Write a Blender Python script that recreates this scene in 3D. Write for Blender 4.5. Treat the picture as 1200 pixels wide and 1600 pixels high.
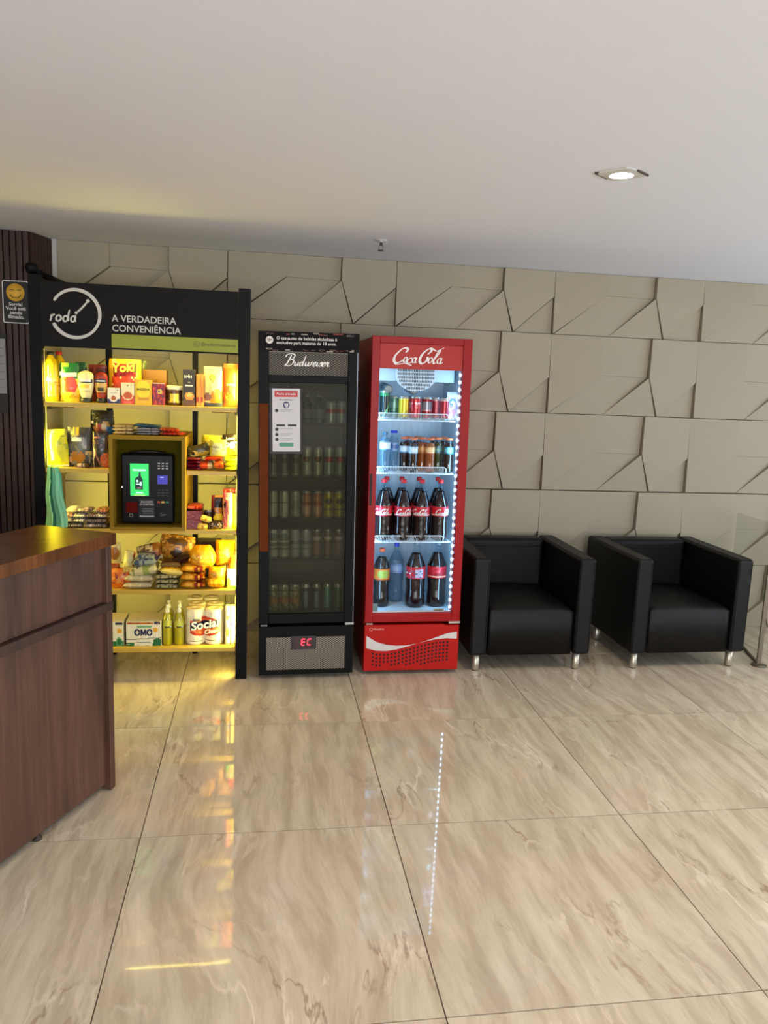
import bpy, bmesh, math, random
from math import sin, cos, pi, radians
from mathutils import Vector, Matrix, Euler, noise
random.seed(7)
for o in list(bpy.data.objects): bpy.data.objects.remove(o)
sc = bpy.context.scene
col = sc.collection

# ------------------------------------------------------------ camera
CAM_H = 1.6
F_PX, YAW, PITCH, ROLL = 1232.6, 0.155658, 0.164465, 0.039955
camd = bpy.data.cameras.new('camera'); cam = bpy.data.objects.new('camera', camd); col.objects.link(cam)
fwd = Vector((sin(YAW)*cos(PITCH), cos(YAW)*cos(PITCH), -sin(PITCH)))
rt = Vector((cos(YAW), -sin(YAW), 0)); up = rt.cross(fwd)
r2 = rt*cos(ROLL)+up*sin(ROLL); u2 = -rt*sin(ROLL)+up*cos(ROLL)
M = Matrix((r2, u2, -fwd)).transposed().to_4x4(); M.translation = (0, 0, CAM_H)
cam.matrix_world = M
camd.sensor_fit = 'VERTICAL'; camd.sensor_height = 24.0; camd.lens = F_PX/1600*24.0
camd.clip_start = .05
sc.camera = cam

# ------------------------------------------------------------ world and colour management
w = bpy.data.worlds.new('world'); sc.world = w; w.use_nodes = True
w.node_tree.nodes['Background'].inputs[0].default_value = (.75, .85, 1, 1)
w.node_tree.nodes['Background'].inputs[1].default_value = .6
sc.view_settings.view_transform = 'Standard'; sc.view_settings.look = 'None'
sc.view_settings.gamma = 1; sc.view_settings.use_curve_mapping = False
sc.view_settings.exposure = 0.0
CEIL = 2.318
LEDK = 0.72
COLD = (.72, .86, 1.0); WARM = (1.0, .82, .62)

def area(name, loc, rot, sx, sy, power, color):
    l = bpy.data.lights.new(name, 'AREA'); l.shape = 'RECTANGLE'; l.size = sx; l.size_y = sy
    l.energy = power; l.color = color
    o = bpy.data.objects.new(name, l); o.location = loc; o.rotation_euler = rot; col.objects.link(o); return o
# daylight entering by the window behind the camera and by the glazed front on the right
area('daylight_back_window', (.4, -3.6, 1.1), (radians(140), 0, 0), 4.6, 1.7, 320, (.96, .97, 1.0))
area('daylight_right_window', (5.12, 2.2, 1.1), (0, radians(122), 0), 1.7, 3.6, 90, (.80, .89, 1.0))

# ------------------------------------------------------------ materials
def lin(c):
    return tuple(((v/255)/12.92 if v/255 <= .04045 else ((v/255+.055)/1.055)**2.4) for v in c)+(1,)
_m = {}
def mat(c, rough=.5, metal=0, emis=0, alpha=1, coat=0, bump=0, bscale=40, var=.06, trans=0, ior=1.45, spec=.5):
    key = (tuple(c), rough, metal, emis, alpha, coat, bump, bscale, var, trans, spec)
    if key in _m: return _m[key]
    m = bpy.data.materials.new('surface'); m.use_nodes = True; nt = m.node_tree; b = nt.nodes['Principled BSDF']
    L = lin(c); b.inputs['Base Color'].default_value = L
    b.inputs['Roughness'].default_value = rough; b.inputs['Metallic'].default_value = metal
    b.inputs['Coat Weight'].default_value = coat; b.inputs['Coat Roughness'].default_value = .08
    b.inputs['Transmission Weight'].default_value = trans; b.inputs['IOR'].default_value = ior
    b.inputs['Alpha'].default_value = alpha; b.inputs['Specular IOR Level'].default_value = spec
    if emis:
        b.inputs['Emission Color'].default_value = L; b.inputs['Emission Strength'].default_value = emis
    tc = nt.nodes.new('ShaderNodeTexCoord'); n = nt.nodes.new('ShaderNodeTexNoise')
    n.inputs['Scale'].default_value = bscale; n.inputs['Detail'].default_value = 3
    nt.links.new(tc.outputs['Object'], n.inputs['Vector'])
    if var and not trans:
        mx = nt.nodes.new('ShaderNodeMix'); mx.data_type = 'RGBA'
        mx.inputs[6].default_value = tuple(v*(1-var) for v in L[:3])+(1,)
        mx.inputs[7].default_value = tuple(min(1, v*(1+var)) for v in L[:3])+(1,)
        nt.links.new(n.outputs['Fac'], mx.inputs[0]); nt.links.new(mx.outputs[2], b.inputs['Base Color'])
    if bump:
        bp = nt.nodes.new('ShaderNodeBump'); bp.inputs['Strength'].default_value = bump; bp.inputs['Distance'].default_value = .01
        nt.links.new(n.outputs['Fac'], bp.inputs['Height']); nt.links.new(bp.outputs[0], b.inputs['Normal'])
    _m[key] = m; return m
def film(c): return mat(c, rough=.33, bump=.5, bscale=55, coat=.25)     # printed plastic film
def card(c): return mat(c, rough=.45)
def metal_can(c): return mat(c, rough=.28, metal=.35, coat=.3)

def glass_mat(name, tint, haze=0, haze_col=(90, 90, 70), rough=.0, ior=1.45):
    m = bpy.data.materials.new(name); m.use_nodes = True; nt = m.node_tree; nt.nodes.clear()
    out = nt.nodes.new('ShaderNodeOutputMaterial'); tr = nt.nodes.new('ShaderNodeBsdfTransparent'); tr.inputs[0].default_value = tuple(tint)+(1,)
    gl = nt.nodes.new('ShaderNodeBsdfGlossy'); gl.inputs['Roughness'].default_value = rough
    fr = nt.nodes.new('ShaderNodeFresnel'); fr.inputs[0].default_value = ior
    mx = nt.nodes.new('ShaderNodeMixShader')
    ge = nt.nodes.new('ShaderNodeNewGeometry'); iv = nt.nodes.new('ShaderNodeMath'); iv.operation = 'SUBTRACT'; iv.inputs[0].default_value = 1
    fm_ = nt.nodes.new('ShaderNodeMath'); fm_.operation = 'MULTIPLY'
    nt.links.new(ge.outputs['Backfacing'], iv.inputs[1]); nt.links.new(iv.outputs[0], fm_.inputs[1]); nt.links.new(fr.outputs[0], fm_.inputs[0])
    nt.links.new(fm_.outputs[0], mx.inputs[0]); nt.links.new(tr.outputs[0], mx.inputs[1]); nt.links.new(gl.outputs[0], mx.inputs[2])
    last = mx
    if haze:
        df = nt.nodes.new('ShaderNodeBsdfDiffuse'); df.inputs[0].default_value = lin(haze_col)
        m2 = nt.nodes.new('ShaderNodeMixShader'); m2.inputs[0].default_value = haze
        tc = nt.nodes.new('ShaderNodeTexCoord'); n = nt.nodes.new('ShaderNodeTexNoise'); n.inputs['Scale'].default_value = 3
        mr = nt.nodes.new('ShaderNodeMapRange'); mr.inputs[3].default_value = haze*.8; mr.inputs[4].default_value = haze*1.2
        nt.links.new(tc.outputs['Object'], n.inputs[0]); nt.links.new(n.outputs['Fac'], mr.inputs[0]); nt.links.new(mr.outputs[0], m2.inputs[0])
        nt.links.new(mx.outputs[0], m2.inputs[1]); nt.links.new(df.outputs[0], m2.inputs[2]); last = m2
    nt.links.new(last.outputs[0], out.inputs[0]); return m

# ------------------------------------------------------------ mesh helpers
class B:
    def __init__(s): s.v = []; s.f = []; s.fm = []; s.mats = []; s.smooth = []
    def mi(s, m):
        if m not in s.mats: s.mats.append(m)
        return s.mats.index(m)
    def face(s, idx, m, sm=False): s.f.append(idx); s.fm.append(s.mi(m)); s.smooth.append(sm)
    def box(s, x0, x1, y0, y1, z0, z1, m, front=None):
        b = len(s.v)
        s.v += [(x, y, z) for z in (z0, z1) for y in (y0, y1) for x in (x0, x1)]
        for k, f in enumerate(((0, 2, 3, 1), (4, 5, 7, 6), (0, 1, 5, 4), (2, 6, 7, 3), (0, 4, 6, 2), (1, 3, 7, 5))):
            s.face([b+i for i in f], front if (k == 2 and front) else m)
        return s
    def poly(s, pts, m, sm=False):
        b = len(s.v); s.v += [tuple(p) for p in pts]; s.face(list(range(b, b+len(pts))), m, sm); return s
    def prism(s, pts, y0, y1, m):          # pts (x,z), extruded in y
        n = len(pts); b = len(s.v)
        s.v += [(x, y0, z) for x, z in pts]+[(x, y1, z) for x, z in pts]
        s.face(list(range(b, b+n)), m); s.face(list(range(b+2*n-1, b+n-1, -1)), m)
        for i in range(n): j = (i+1) % n; s.face([b+i, b+n+i, b+n+j, b+j], m)
        return s
    def lathe(s, prof, m, cx=0, cy=0, seg=20, axis='z', paint=None):
        b = len(s.v); n = len(prof)
        for r, z in prof:
            for k in range(seg):
                a = 2*pi*k/seg
                if axis == 'z': s.v.append((cx+r*sin(a), cy-r*cos(a), z))
                elif axis == 'y': s.v.append((cx+r*sin(a), z, cy+r*cos(a)))
                else: s.v.append((z, cx+r*cos(a), cy+r*sin(a)))
        for i in range(n-1):
            for k in range(seg):
                k2 = (k+1) % seg; mm = m
                if paint:
                    u = ((k+.5)/seg+.5) % 1; z = (prof[i][1]+prof[i+1][1])/2
                    mm = paint(u, z) or m
                s.face([b+i*seg+k, b+i*seg+k2, b+(i+1)*seg+k2, b+(i+1)*seg+k], mm, True)
        if prof[0][0] > 1e-5: s.face([b+k for k in range(seg)][::-1], m)
        if prof[-1][0] > 1e-5: s.face([b+(n-1)*seg+k for k in range(seg)], m)
        return s
    def tube(s, pts, r, m, seg=8):
        pts = [Vector(p) for p in pts]; b = len(s.v); n = len(pts)
        for i, p in enumerate(pts):
            d = (pts[min(i+1, n-1)]-pts[max(i-1, 0)]).normalized()
            a = Vector((0, 0, 1)) if abs(d.z) < .9 else Vector((1, 0, 0))
            u = d.cross(a).normalized(); v = d.cross(u)
            for k in range(seg): t = 2*pi*k/seg; s.v.append(tuple(p+u*(r*cos(t))+v*(r*sin(t))))
        for i in range(n-1):
            for k in range(seg): k2 = (k+1) % seg; s.face([b+i*seg+k, b+i*seg+k2, b+(i+1)*seg+k2, b+(i+1)*seg+k], m, True)
        s.face([b+k for k in range(seg)][::-1], m); s.face([b+(n-1)*seg+k for k in range(seg)], m)
        return s
    def grid(s, fn, nu, nv, paint, sm=True, flip=False):     # fn(u,v)->point, paint(u,v)->material
        b = len(s.v)
        for j in range(nv+1):
            for i in range(nu+1): s.v.append(tuple(fn(i/nu, j/nv)))
        for j in range(nv):
            for i in range(nu):
                q = [b+j*(nu+1)+i, b+j*(nu+1)+i+1, b+(j+1)*(nu+1)+i+1, b+(j+1)*(nu+1)+i]
                s.face(q[::-1] if flip else q, paint((i+.5)/nu, (j+.5)/nv), sm)
        return s
    def build(s, name, parent=None, bevel=0, bseg=2, loc=None, rot=None, normals=True):
        me = bpy.data.meshes.new(name); me.from_pydata(s.v, [], s.f)
        for m in s.mats: me.materials.append(m)
        for p, k, sm in zip(me.polygons, s.fm, s.smooth): p.material_index = k; p.use_smooth = sm
        if normals:
            bm = bmesh.new(); bm.from_mesh(me); bmesh.ops.recalc_face_normals(bm, faces=bm.faces); bm.to_mesh(me); bm.free()
        me.update()
        o = bpy.data.objects.new(name, me); col.objects.link(o)
        if parent: o.parent = parent
        if loc: o.location = loc
        if rot: o.rotation_euler = rot
        if bevel:
            md = o.modifiers.new('bevel', 'BEVEL'); md.width = bevel; md.segments = bseg; md.limit_method = 'ANGLE'; md.angle_limit = radians(40)
            for p in me.polygons: p.use_smooth = True
            md.harden_normals = True
        return o
def tag(o, label=None, cat=None, group=None, kind=None):
    if label: o['label'] = label
    if cat: o['category'] = cat
    if group: o['group'] = group
    if kind: o['kind'] = kind
    return o
def thing(name, label, cat, loc=(0, 0, 0), rz=0, group=None, rot=None):
    o = bpy.data.objects.new(name, None); o.empty_display_size = .05; col.objects.link(o)
    o.location = loc; o.rotation_euler = rot or (0, 0, rz)
    return tag(o, label, cat, group)
def box(name, x0, x1, y0, y1, z0, z1, m, parent=None, bevel=0, bseg=2, **k):
    return B().box(x0, x1, y0, y1, z0, z1, m).build(name, parent, bevel, bseg, **k)
def text(name, s, x, y, z, size, m, parent=None, align='LEFT', bold=.0, ext=.0006, rx=90, shear=0, sx=1, rot=0, spacing=1):
    c = bpy.data.curves.new(name, 'FONT'); c.body = s; c.size = size; c.align_x = align; c.align_y = 'CENTER'
    c.extrude = ext; c.offset = bold*size; c.shear = shear; c.space_character = spacing; c.resolution_u = 3
    t = bpy.data.objects.new(name, c); col.objects.link(t)
    dg = bpy.context.evaluated_depsgraph_get(); me = bpy.data.meshes.new_from_object(t.evaluated_get(dg))
    bpy.data.objects.remove(t); me.materials.clear(); me.materials.append(m)
    o = bpy.data.objects.new(name, me); col.objects.link(o)
    o.location = (x, y, z); o.rotation_euler = (radians(rx), radians(-rot) if rx == 90 else 0, 0); o.scale = (sx, 1, 1)
    if parent: o.parent = parent
    return o
def smoothpts(p, n=8):
    out = []
    for i in range(len(p)-1):
        p0 = Vector(p[max(i-1, 0)]); p1 = Vector(p[i]); p2 = Vector(p[i+1]); p3 = Vector(p[min(i+2, len(p)-1)])
        for k in range(n):
            t = k/n
            out.append(.5*((2*p1)+(-p0+p2)*t+(2*p0-5*p1+4*p2-p3)*t*t+(-p0+3*p1-3*p2+p3)*t**3))
    out.append(Vector(p[-1])); return out
def ribbon(bld, strokes, place, wmin, wmax, m, shear=.35, nib=20, n=7):
    """calligraphic strokes: strokes in letter units; place(x,z)->3d point"""
    na = radians(nib)
    for si, st in enumerate(strokes):
        k = 1.0; off = -.00022*si
        if isinstance(st, tuple) and isinstance(st[0], (int, float)): k, st = st
        P = smoothpts([(x+shear*z, z) for x, z in st], n)
        L = []; R_ = []
        for i, p in enumerate(P):
            d = (P[min(i+1, len(P)-1)]-P[max(i-1, 0)]); d = d.normalized() if d.length > 1e-6 else Vector((1, 0))
            a = math.atan2(d.y, d.x); wd = (wmin+(wmax-wmin)*abs(sin(a-na))**1.5)*k
            e = min(i, len(P)-1-i); wd *= min(1, .45+.2*e)
            nrm = Vector((-d.y, d.x))*wd/2
            L.append(p+nrm); R_.append(p-nrm)
        for i in range(len(P)-1):
            bld.poly([(q[0], q[1]+off-.000006*i, q[2]) for q in (place(*R_[i]), place(*R_[i+1]), place(*L[i+1]), place(*L[i]))], m)
def circ(cx, cz, rx, rz, a0=90, a1=450, n=9):
    return [(cx+rx*cos(radians(a0+(a1-a0)*i/n)), cz+rz*sin(radians(a0+(a1-a0)*i/n))) for i in range(n+1)]
def sc_(cx, s=1.0):   # letter c
    return [(cx+.42*s, .75*s), (cx+.3*s, .98*s), (cx-.05*s, .95*s), (cx-.35*s, .5*s), (cx-.15*s, .05*s), (cx+.2*s, .05*s), (cx+.5*s, .35*s)]
def cola_strokes():
    return [(1.6, [(1.85, 2.2), (2.1, 2.75), (1.75, 3.15), (1.1, 3.0), (.45, 2.2), (.1, 1.2), (.3, .35), (.9, .05), (1.5, .3), (1.95, .75)]),
      circ(2.3, .78, .30, .52, 60, 420), sc_(3.08, 1.1), circ(3.98, .72, .30, .52, 40, 400), [(4.38, 1.25), (4.26, .6), (4.4, .2), (4.7, .35)],
      (.8, [(4.9, 1.75), (5.15, 1.75)]),
      (1.0, [(.3, .3), (.8, -.25), (1.6, -.15), (2.4, .02), (3.1, -.15), (3.9, -.42)]),
      (1.6, [(6.15, 2.0), (6.6, 2.6), (6.5, 3.15), (5.9, 3.05), (5.3, 2.3), (5.0, 1.3), (5.15, .45), (5.7, .05), (6.2, .4), (6.45, 1.0), (6.3, 1.5)]),
      circ(7.1, .8, .36, .55, 60, 420), (.9, [(5.9, 2.9), (6.3, 3.35), (6.9, 3.1), (7.6, 2.75), (8.3, 3.1), (8.9, 3.5)]),
      [(7.75, 1.0), (8.15, 1.9), (8.35, 2.7), (8.1, 2.9), (7.85, 1.9), (7.75, .6), (7.95, .1), (8.25, .4)],
      circ(8.8, .75, .34, .55, 40, 400), [(9.2, 1.35), (9.08, .6), (9.25, .15), (9.65, .5)]]
def beer_strokes():
    B_ = [(1.15, [(.9, 2.9), (.75, 1.6), (.45, .3), (.0, .1)]), (1.0, [(-.3, 2.2), (-.2, 2.9), (.9, 3.15), (1.7, 2.8), (1.6, 2.0), (.9, 1.6)]),
          [(.9, 1.65), (1.8, 1.5), (1.95, .7), (1.3, .05), (.5, .1), (.2, .5)]]
    u = lambda x: [[(x, 1.1), (x-.02, .35), (x+.25, .05), (x+.6, .4), (x+.72, 1.1)], [(x+.72, 1.1), (x+.7, .3), (x+.95, .15)]]
    e = lambda x: [[(x-.1, .4), (x+.45, .75), (x+.35, 1.1), (x+.05, .95), (x-.02, .35), (x+.3, .02), (x+.75, .4)]]
    r = lambda x: [[(x-.1, .4), (x+.1, 1.15), (x+.25, .95), (x+.45, 1.1), (x+.42, .4), (x+.65, .05), (x+.9, .3)]]
    s_ = lambda x: [[(x-.1, .4), (x+.3, 1.15), (x+.5, .5), (x+.25, .02), (x-.05, .2)]]
    i = lambda x: [[(x, 1.1), (x, .3), (x+.2, .05), (x+.4, .35)], [(x+.08, 1.55), (x+.16, 1.62)]]
    d = [circ(4.0, .55, .34, .5, 40, 400), [(4.45, 2.8), (4.4, 1.0), (4.45, .2), (4.7, .1)]]
    wv = [[(5.05, 1.1), (5.05, .35), (5.3, .05), (5.65, .4), (5.75, 1.1)], [(5.75, 1.1), (5.75, .3), (6.0, .05), (6.4, .5), (6.4, 1.1), (6.65, 1.0)]]
    return B_+u(2.5)+d+wv+e(7.0)+i(7.9)+s_(8.5)+e(9.25)+r(10.1)

def paint(shapes, kind=film):
    """shapes painted in order on a unit face (u right, v up) -> material function: flat print only"""
    ms = [(s[:-1], kind(s[-1])) for s in shapes]
    def f(u, v):
        r = ms[0][1]
        for s, m in ms[1:]:
            k = s[0]
            if k == 'r' and s[1] <= u <= s[2] and s[3] <= v <= s[4]: r = m
            elif k == 'e' and ((u-s[1])/s[3])**2+((v-s[2])/s[4])**2 <= 1: r = m
            elif k == 'd' and s[1] <= v-s[3]*(u-.5) <= s[2]: r = m       # slanted band
            elif k == 'n' and noise.noise(Vector((u*s[1], v*s[1], s[2]))) > s[3]: r = m
            elif k == 't' and s[3] <= v <= s[4] and math.sin(u*s[1]*2*pi+v*s[2]*37) > .2 and math.sin(v*s[2]*2*pi) > 0: r = m   # rows of small print
        return r
    return f

# ============================================================ floor
def floor_material():
    m = bpy.data.materials.new('polished_porcelain'); m.use_nodes = True; nt = m.node_tree; b = nt.nodes['Principled BSDF']
    N = nt.nodes.new; Lk = nt.links.new
    tc = N('ShaderNodeTexCoord'); oi = N('ShaderNodeObjectInfo'); mu = N('ShaderNodeMath'); mu.operation = 'MULTIPLY'; mu.inputs[1].default_value = 60
    Lk(oi.outputs['Random'], mu.inputs[0]); cb = N('ShaderNodeCombineXYZ'); Lk(mu.outputs[0], cb.inputs[0]); Lk(mu.outputs[0], cb.inputs[1])
    ad = N('ShaderNodeVectorMath'); ad.operation = 'ADD'; Lk(tc.outputs['Object'], ad.inputs[0]); Lk(cb.outputs[0], ad.inputs[1])
    # the drawing of the stone bends slowly
    wn = N('ShaderNodeTexNoise'); wn.inputs['Scale'].default_value = .9; wn.inputs['Detail'].default_value = 2; Lk(ad.outputs[0], wn.inputs['Vector'])
    ws = N('ShaderNodeVectorMath'); ws.operation = 'SCALE'; ws.inputs['Scale'].default_value = .34; Lk(wn.outputs['Color'], ws.inputs[0])
    a2 = N('ShaderNodeVectorMath'); a2.operation = 'ADD'; Lk(ad.outputs[0], a2.inputs[0]); Lk(ws.outputs[0], a2.inputs[1])
    mp = N('ShaderNodeMapping'); mp.inputs['Rotation'].default_value = (0, 0, radians(-18)); mp.inputs['Scale'].default_value = (12, 1.5, 1); Lk(a2.outputs[0], mp.inputs[0])
    n1 = N('ShaderNodeTexNoise'); n1.inputs['Scale'].default_value = 1.3; n1.inputs['Detail'].default_value = 12; n1.inputs['Roughness'].default_value = .68; Lk(mp.outputs[0], n1.inputs['Vector'])
    r1 = N('ShaderNodeValToRGB'); e = r1.color_ramp.elements
    e[0].position = .28; e[0].color = lin((172, 155, 127)); e[1].position = .74; e[1].color = lin((214, 200, 174))
    x = e.new(.44); x.color = lin((184, 167, 139)); x = e.new(.55); x.color = lin((198, 183, 156))
    Lk(n1.outputs['Fac'], r1.inputs[0])
    n2 = N('ShaderNodeTexNoise'); n2.inputs['Scale'].default_value = 2.2; n2.inputs['Detail'].default_value = 5; Lk(a2.outputs[0], n2.inputs['Vector'])
    mx = N('ShaderNodeMix'); mx.data_type = 'RGBA'; mx.blend_type = 'OVERLAY'; mx.inputs[0].default_value = .35; Lk(r1.outputs[0], mx.inputs[6]); Lk(n2.outputs['Color'], mx.inputs[7])
    hs = N('ShaderNodeHueSaturation'); hs.inputs['Saturation'].default_value = .5; Lk(mx.outputs[2], hs.inputs['Color'])
    mxh = N('ShaderNodeMix'); mxh.data_type = 'RGBA'; mxh.inputs[0].default_value = .35; Lk(r1.outputs[0], mxh.inputs[6]); Lk(hs.outputs[0], mxh.inputs[7])
    # sparse thin darker veins and pale threads
    def vein(scale, seed, lo, hi, colr, src):
        ma = N('ShaderNodeMapping'); ma.inputs['Location'].default_value = (seed, seed*2, 0); ma.inputs['Rotation'].default_value = (0, 0, radians(-12)); ma.inputs['Scale'].default_value = (scale*2.0, scale*.55, 1); Lk(a2.outputs[0], ma.inputs[0])
        n = N('ShaderNodeTexNoise'); n.inputs['Scale'].default_value = 1; n.inputs['Detail'].default_value = 6; n.inputs['Roughness'].default_value = .55; Lk(ma.outputs[0], n.inputs['Vector'])
        s_ = N('ShaderNodeMath'); s_.operation = 'SUBTRACT'; s_.inputs[1].default_value = .5; Lk(n.outputs['Fac'], s_.inputs[0])
        ab = N('ShaderNodeMath'); ab.operation = 'ABSOLUTE'; Lk(s_.outputs[0], ab.inputs[0])
        mr = N('ShaderNodeMapRange'); mr.inputs[1].default_value = lo; mr.inputs[2].default_value = hi; mr.inputs[3].default_value = 1; mr.inputs[4].default_value = 0; Lk(ab.outputs[0], mr.inputs[0])
        k = N('ShaderNodeTexNoise'); k.inputs['Scale'].default_value = 2.5; Lk(ad.outputs[0], k.inputs['Vector'])
        kr = N('ShaderNodeMapRange'); kr.inputs[1].default_value = .45; kr.inputs[2].default_value = .65; Lk(k.outputs['Fac'], kr.inputs[0])
        mm = N('ShaderNodeMath'); mm.operation = 'MULTIPLY'; Lk(mr.outputs[0], mm.inputs[0]); Lk(kr.outputs[0], mm.inputs[1])
        m2 = N('ShaderNodeMath'); m2.operation = 'MULTIPLY'; m2.inputs[1].default_value = .75; Lk(mm.outputs[0], m2.inputs[0])
        o = N('ShaderNodeMix'); o.data_type = 'RGBA'; Lk(m2.outputs[0], o.inputs[0]); Lk(src, o.inputs[6]); o.inputs[7].default_value = lin(colr); return o.outputs[2]
    c = vein(1.6, 3, 0, .010, (136, 112, 90), mxh.outputs[2]); c = vein(2.4, 11, 0, .02, (226, 214, 196), c)
    Lk(c, b.inputs['Base Color'])
    b.inputs['Roughness'].default_value = .07; b.inputs['IOR'].default_value = 1.5
    rr = N('ShaderNodeMapRange'); rr.inputs[3].default_value = .02; rr.inputs[4].default_value = .055; Lk(n2.outputs['Fac'], rr.inputs[0]); Lk(rr.outputs[0], b.inputs['Roughness'])
    return m
T = .8859; TX0, TY0 = -.402, 3.4989
grout = mat((92, 74, 60), rough=.8)
floor = box('floor', -4.6, 5.3, -3.8, 5.1, -.03, -.0035, grout); tag(floor, kind='structure')
porcelain = floor_material()
g = .0019
tb = B().box(g, T-g, g, T-g, -.004, 0, porcelain)
first = None
for i in range(-5, 7):
    for j in range(-9, 2):
        if first is None:
            first = tb.build('tile', floor); o = first
        else:
            o = first.copy(); col.objects.link(o)
        o.location = (TX0+i*T, TY0+j*T, 0)
        o.parent = floor

# ============================================================ ceiling, walls
def plaster(c, sc_=6, b=.03):
    return mat(c, rough=.9, bump=b, bscale=sc_, var=.012, spec=.2)
ceil_m = plaster((224, 227, 235))
tag(box('ceiling', -4.6, 5.3, -3.8, 5.1, CEIL, CEIL+.08, ceil_m), kind='structure')
wall_m = plaster((205, 200, 190))
wb = tag(box('wall_back', -1.6, 5.2, 4.93, 5.05, 0, CEIL, mat((120, 112, 96), rough=.9)), kind='structure')
wl = B().box(-4.6, -4.5, -3.8, 4.9, 0, CEIL, wall_m).build('wall_left'); tag(wl, kind='structure')
wr = B()
wr.box(5.2, 5.3, -3.8, .2, 0, CEIL, wall_m).box(5.2, 5.3, 4.2, 5.05, 0, CEIL, wall_m).box(5.2, 5.3, .2, 4.2, 0, .25, wall_m).box(5.2, 5.3, .2, 4.2, 2.2, CEIL, wall_m)
tag(wr.build('wall_right'), kind='structure')
wf = B()
wf.box(-4.6, -2.0, -3.85, -3.75, 0, CEIL, wall_m).box(2.8, 5.3, -3.85, -3.75, 0, CEIL, wall_m).box(-2.0, 2.8, -3.85, -3.75, 0, .2, wall_m).box(-2.0, 2.8, -3.85, -3.75, 2.22, CEIL, wall_m)
tag(wf.build('wall_front'), kind='structure')
pane_m = glass_mat('clear_pane', (.95, .97, .97))
for nm, bx in (('window_1', (-2.0, 2.8, -3.81, -3.80, .2, 2.22)), ('window_2', (5.24, 5.25, .2, 4.2, .25, 2.2))):
    wn_ = tag(B().box(*bx, pane_m).build(nm), kind='structure')
    fm = mat((60, 60, 60), rough=.4, metal=.6)
    fb = B(); x0, x1, y0, y1, z0, z1 = bx
    if nm == 'window_1':
        for k in range(5):
            xx = x0+(x1-x0)*k/4; fb.box(xx-.025, xx+.025, y0-.02, y1+.02, z0, z1, fm)
    else:
        for k in range(5):
            yy = y0+(y1-y0)*k/4; fb.box(x0-.02, x1+.02, yy-.025, yy+.025, z0, z1, fm)
    fb.build('window_frame', wn_)

# relief panels of the back wall
def panel_material():
    m = mat((160, 151, 131), rough=.62, var=.03, bscale=3.0, spec=.3).copy(); nt = m.node_tree; b = nt.nodes['Principled BSDF']
    N = nt.nodes.new
    tc = N('ShaderNodeTexCoord'); hgt = []
    for s_ in ((520, 30, 30), (30, 30, 520)):
        mp = N('ShaderNodeMapping'); mp.inputs['Scale'].default_value = s_; nt.links.new(tc.outputs['Object'], mp.inputs[0])
        n = N('ShaderNodeTexNoise'); n.inputs['Scale'].default_value = 1; n.inputs['Detail'].default_value = 2; nt.links.new(mp.outputs[0], n.inputs['Vector']); hgt.append(n)
    a = N('ShaderNodeMath'); a.operation = 'ADD'; nt.links.new(hgt[0].outputs['Fac'], a.inputs[0]); nt.links.new(hgt[1].outputs['Fac'], a.inputs[1])
    bp = N('ShaderNodeBump'); bp.inputs['Strength'].default_value = .12; bp.inputs['Distance'].default_value = .002
    nt.links.new(a.outputs[0], bp.inputs['Height']); nt.links.new(bp.outputs[0], b.inputs['Normal'])
    return m
pm = panel_material()
PW, PH = 1.0055, .4975
def relief(bld, pts, x0, zt, h=1.0, zmax=None):
    """pts: (u, v, depth) of one facet; a solid piece standing on the panel's back"""
    V = [(x0+u*PW, -d*1.5*h, zt-v*PH) for u, v, d in pts]
    n = len(V); b = len(bld.v); cx = sum(p[0] for p in V)/n; cz = sum(p[2] for p in V)/n
    cy = sum(p[1] for p in V)/n
    bld.v += V+[(x, .012, z) for x, y, z in V]+[(cx, cy, cz)]
    for i in range(n):
        j = (i+1) % n
        bld.face([b+i, b+n+i, b+n+j, b+j], pm)
    # facet itself: planar polygons stay whole
    bld.face([b+i for i in range(n)], pm)
e_ = .0022
FAC = [
 [(e_, e_*2, .004), (.335, e_*2, .013), (.340, .49, .024), (e_, 1-e_*2, .024)],
 [(.335, e_*2, .013), (.667, e_*2, .006), (.663, .50, .003), (.340, .49, .009)],
 [(.3445, .492, .006), (.662, .5025, .003), (.385, 1-e_*2, .002), (.018, 1-e_*2, .006)],
 [(.6655, .505, .024), (.738, 1-e_*2, .014), (.385, 1-e_*2, .004)],
 [(.6705, e_*2, .022), (1-e_, e_*2, .010), (1-e_, .54, .016), (.745, 1-e_*3, .022), (.6685, .50, .026)],
 [(1-e_, .556, .002), (1-e_, 1-e_*2, .002), (.756, 1-e_*2, .002)],
]
pb = B()
for f in FAC: relief(pb, f, 0, 0)
p0 = pb.build('wall_panel', wb); FULL = p0.data
zt = [1.935+.497, 1.935, 1.4375, .9375, .4400]
def cut_top(ob_z):   # the highest row is cut by the ceiling: rebuild with clipped vertices
    me = p0.data.copy(); bm = bmesh.new(); bm.from_mesh(me)
    bmesh.ops.bisect_plane(bm, geom=bm.verts[:]+bm.edges[:]+bm.faces[:], plane_co=(0, 0, CEIL-.002-ob_z), plane_no=(0, 0, 1), clear_outer=True)
    bm.to_mesh(me); bm.free(); return me
top_me = cut_top(zt[0])
def cut_bot(ob_z):
    me = p0.data.copy(); bm = bmesh.new(); bm.from_mesh(me)
    bmesh.ops.bisect_plane(bm, geom=bm.verts[:]+bm.edges[:]+bm.faces[:], plane_co=(0, 0, .002-ob_z), plane_no=(0, 0, -1), clear_outer=True)
    bm.to_mesh(me); bm.free(); return me
bot_me = cut_bot(zt[4])
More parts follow.
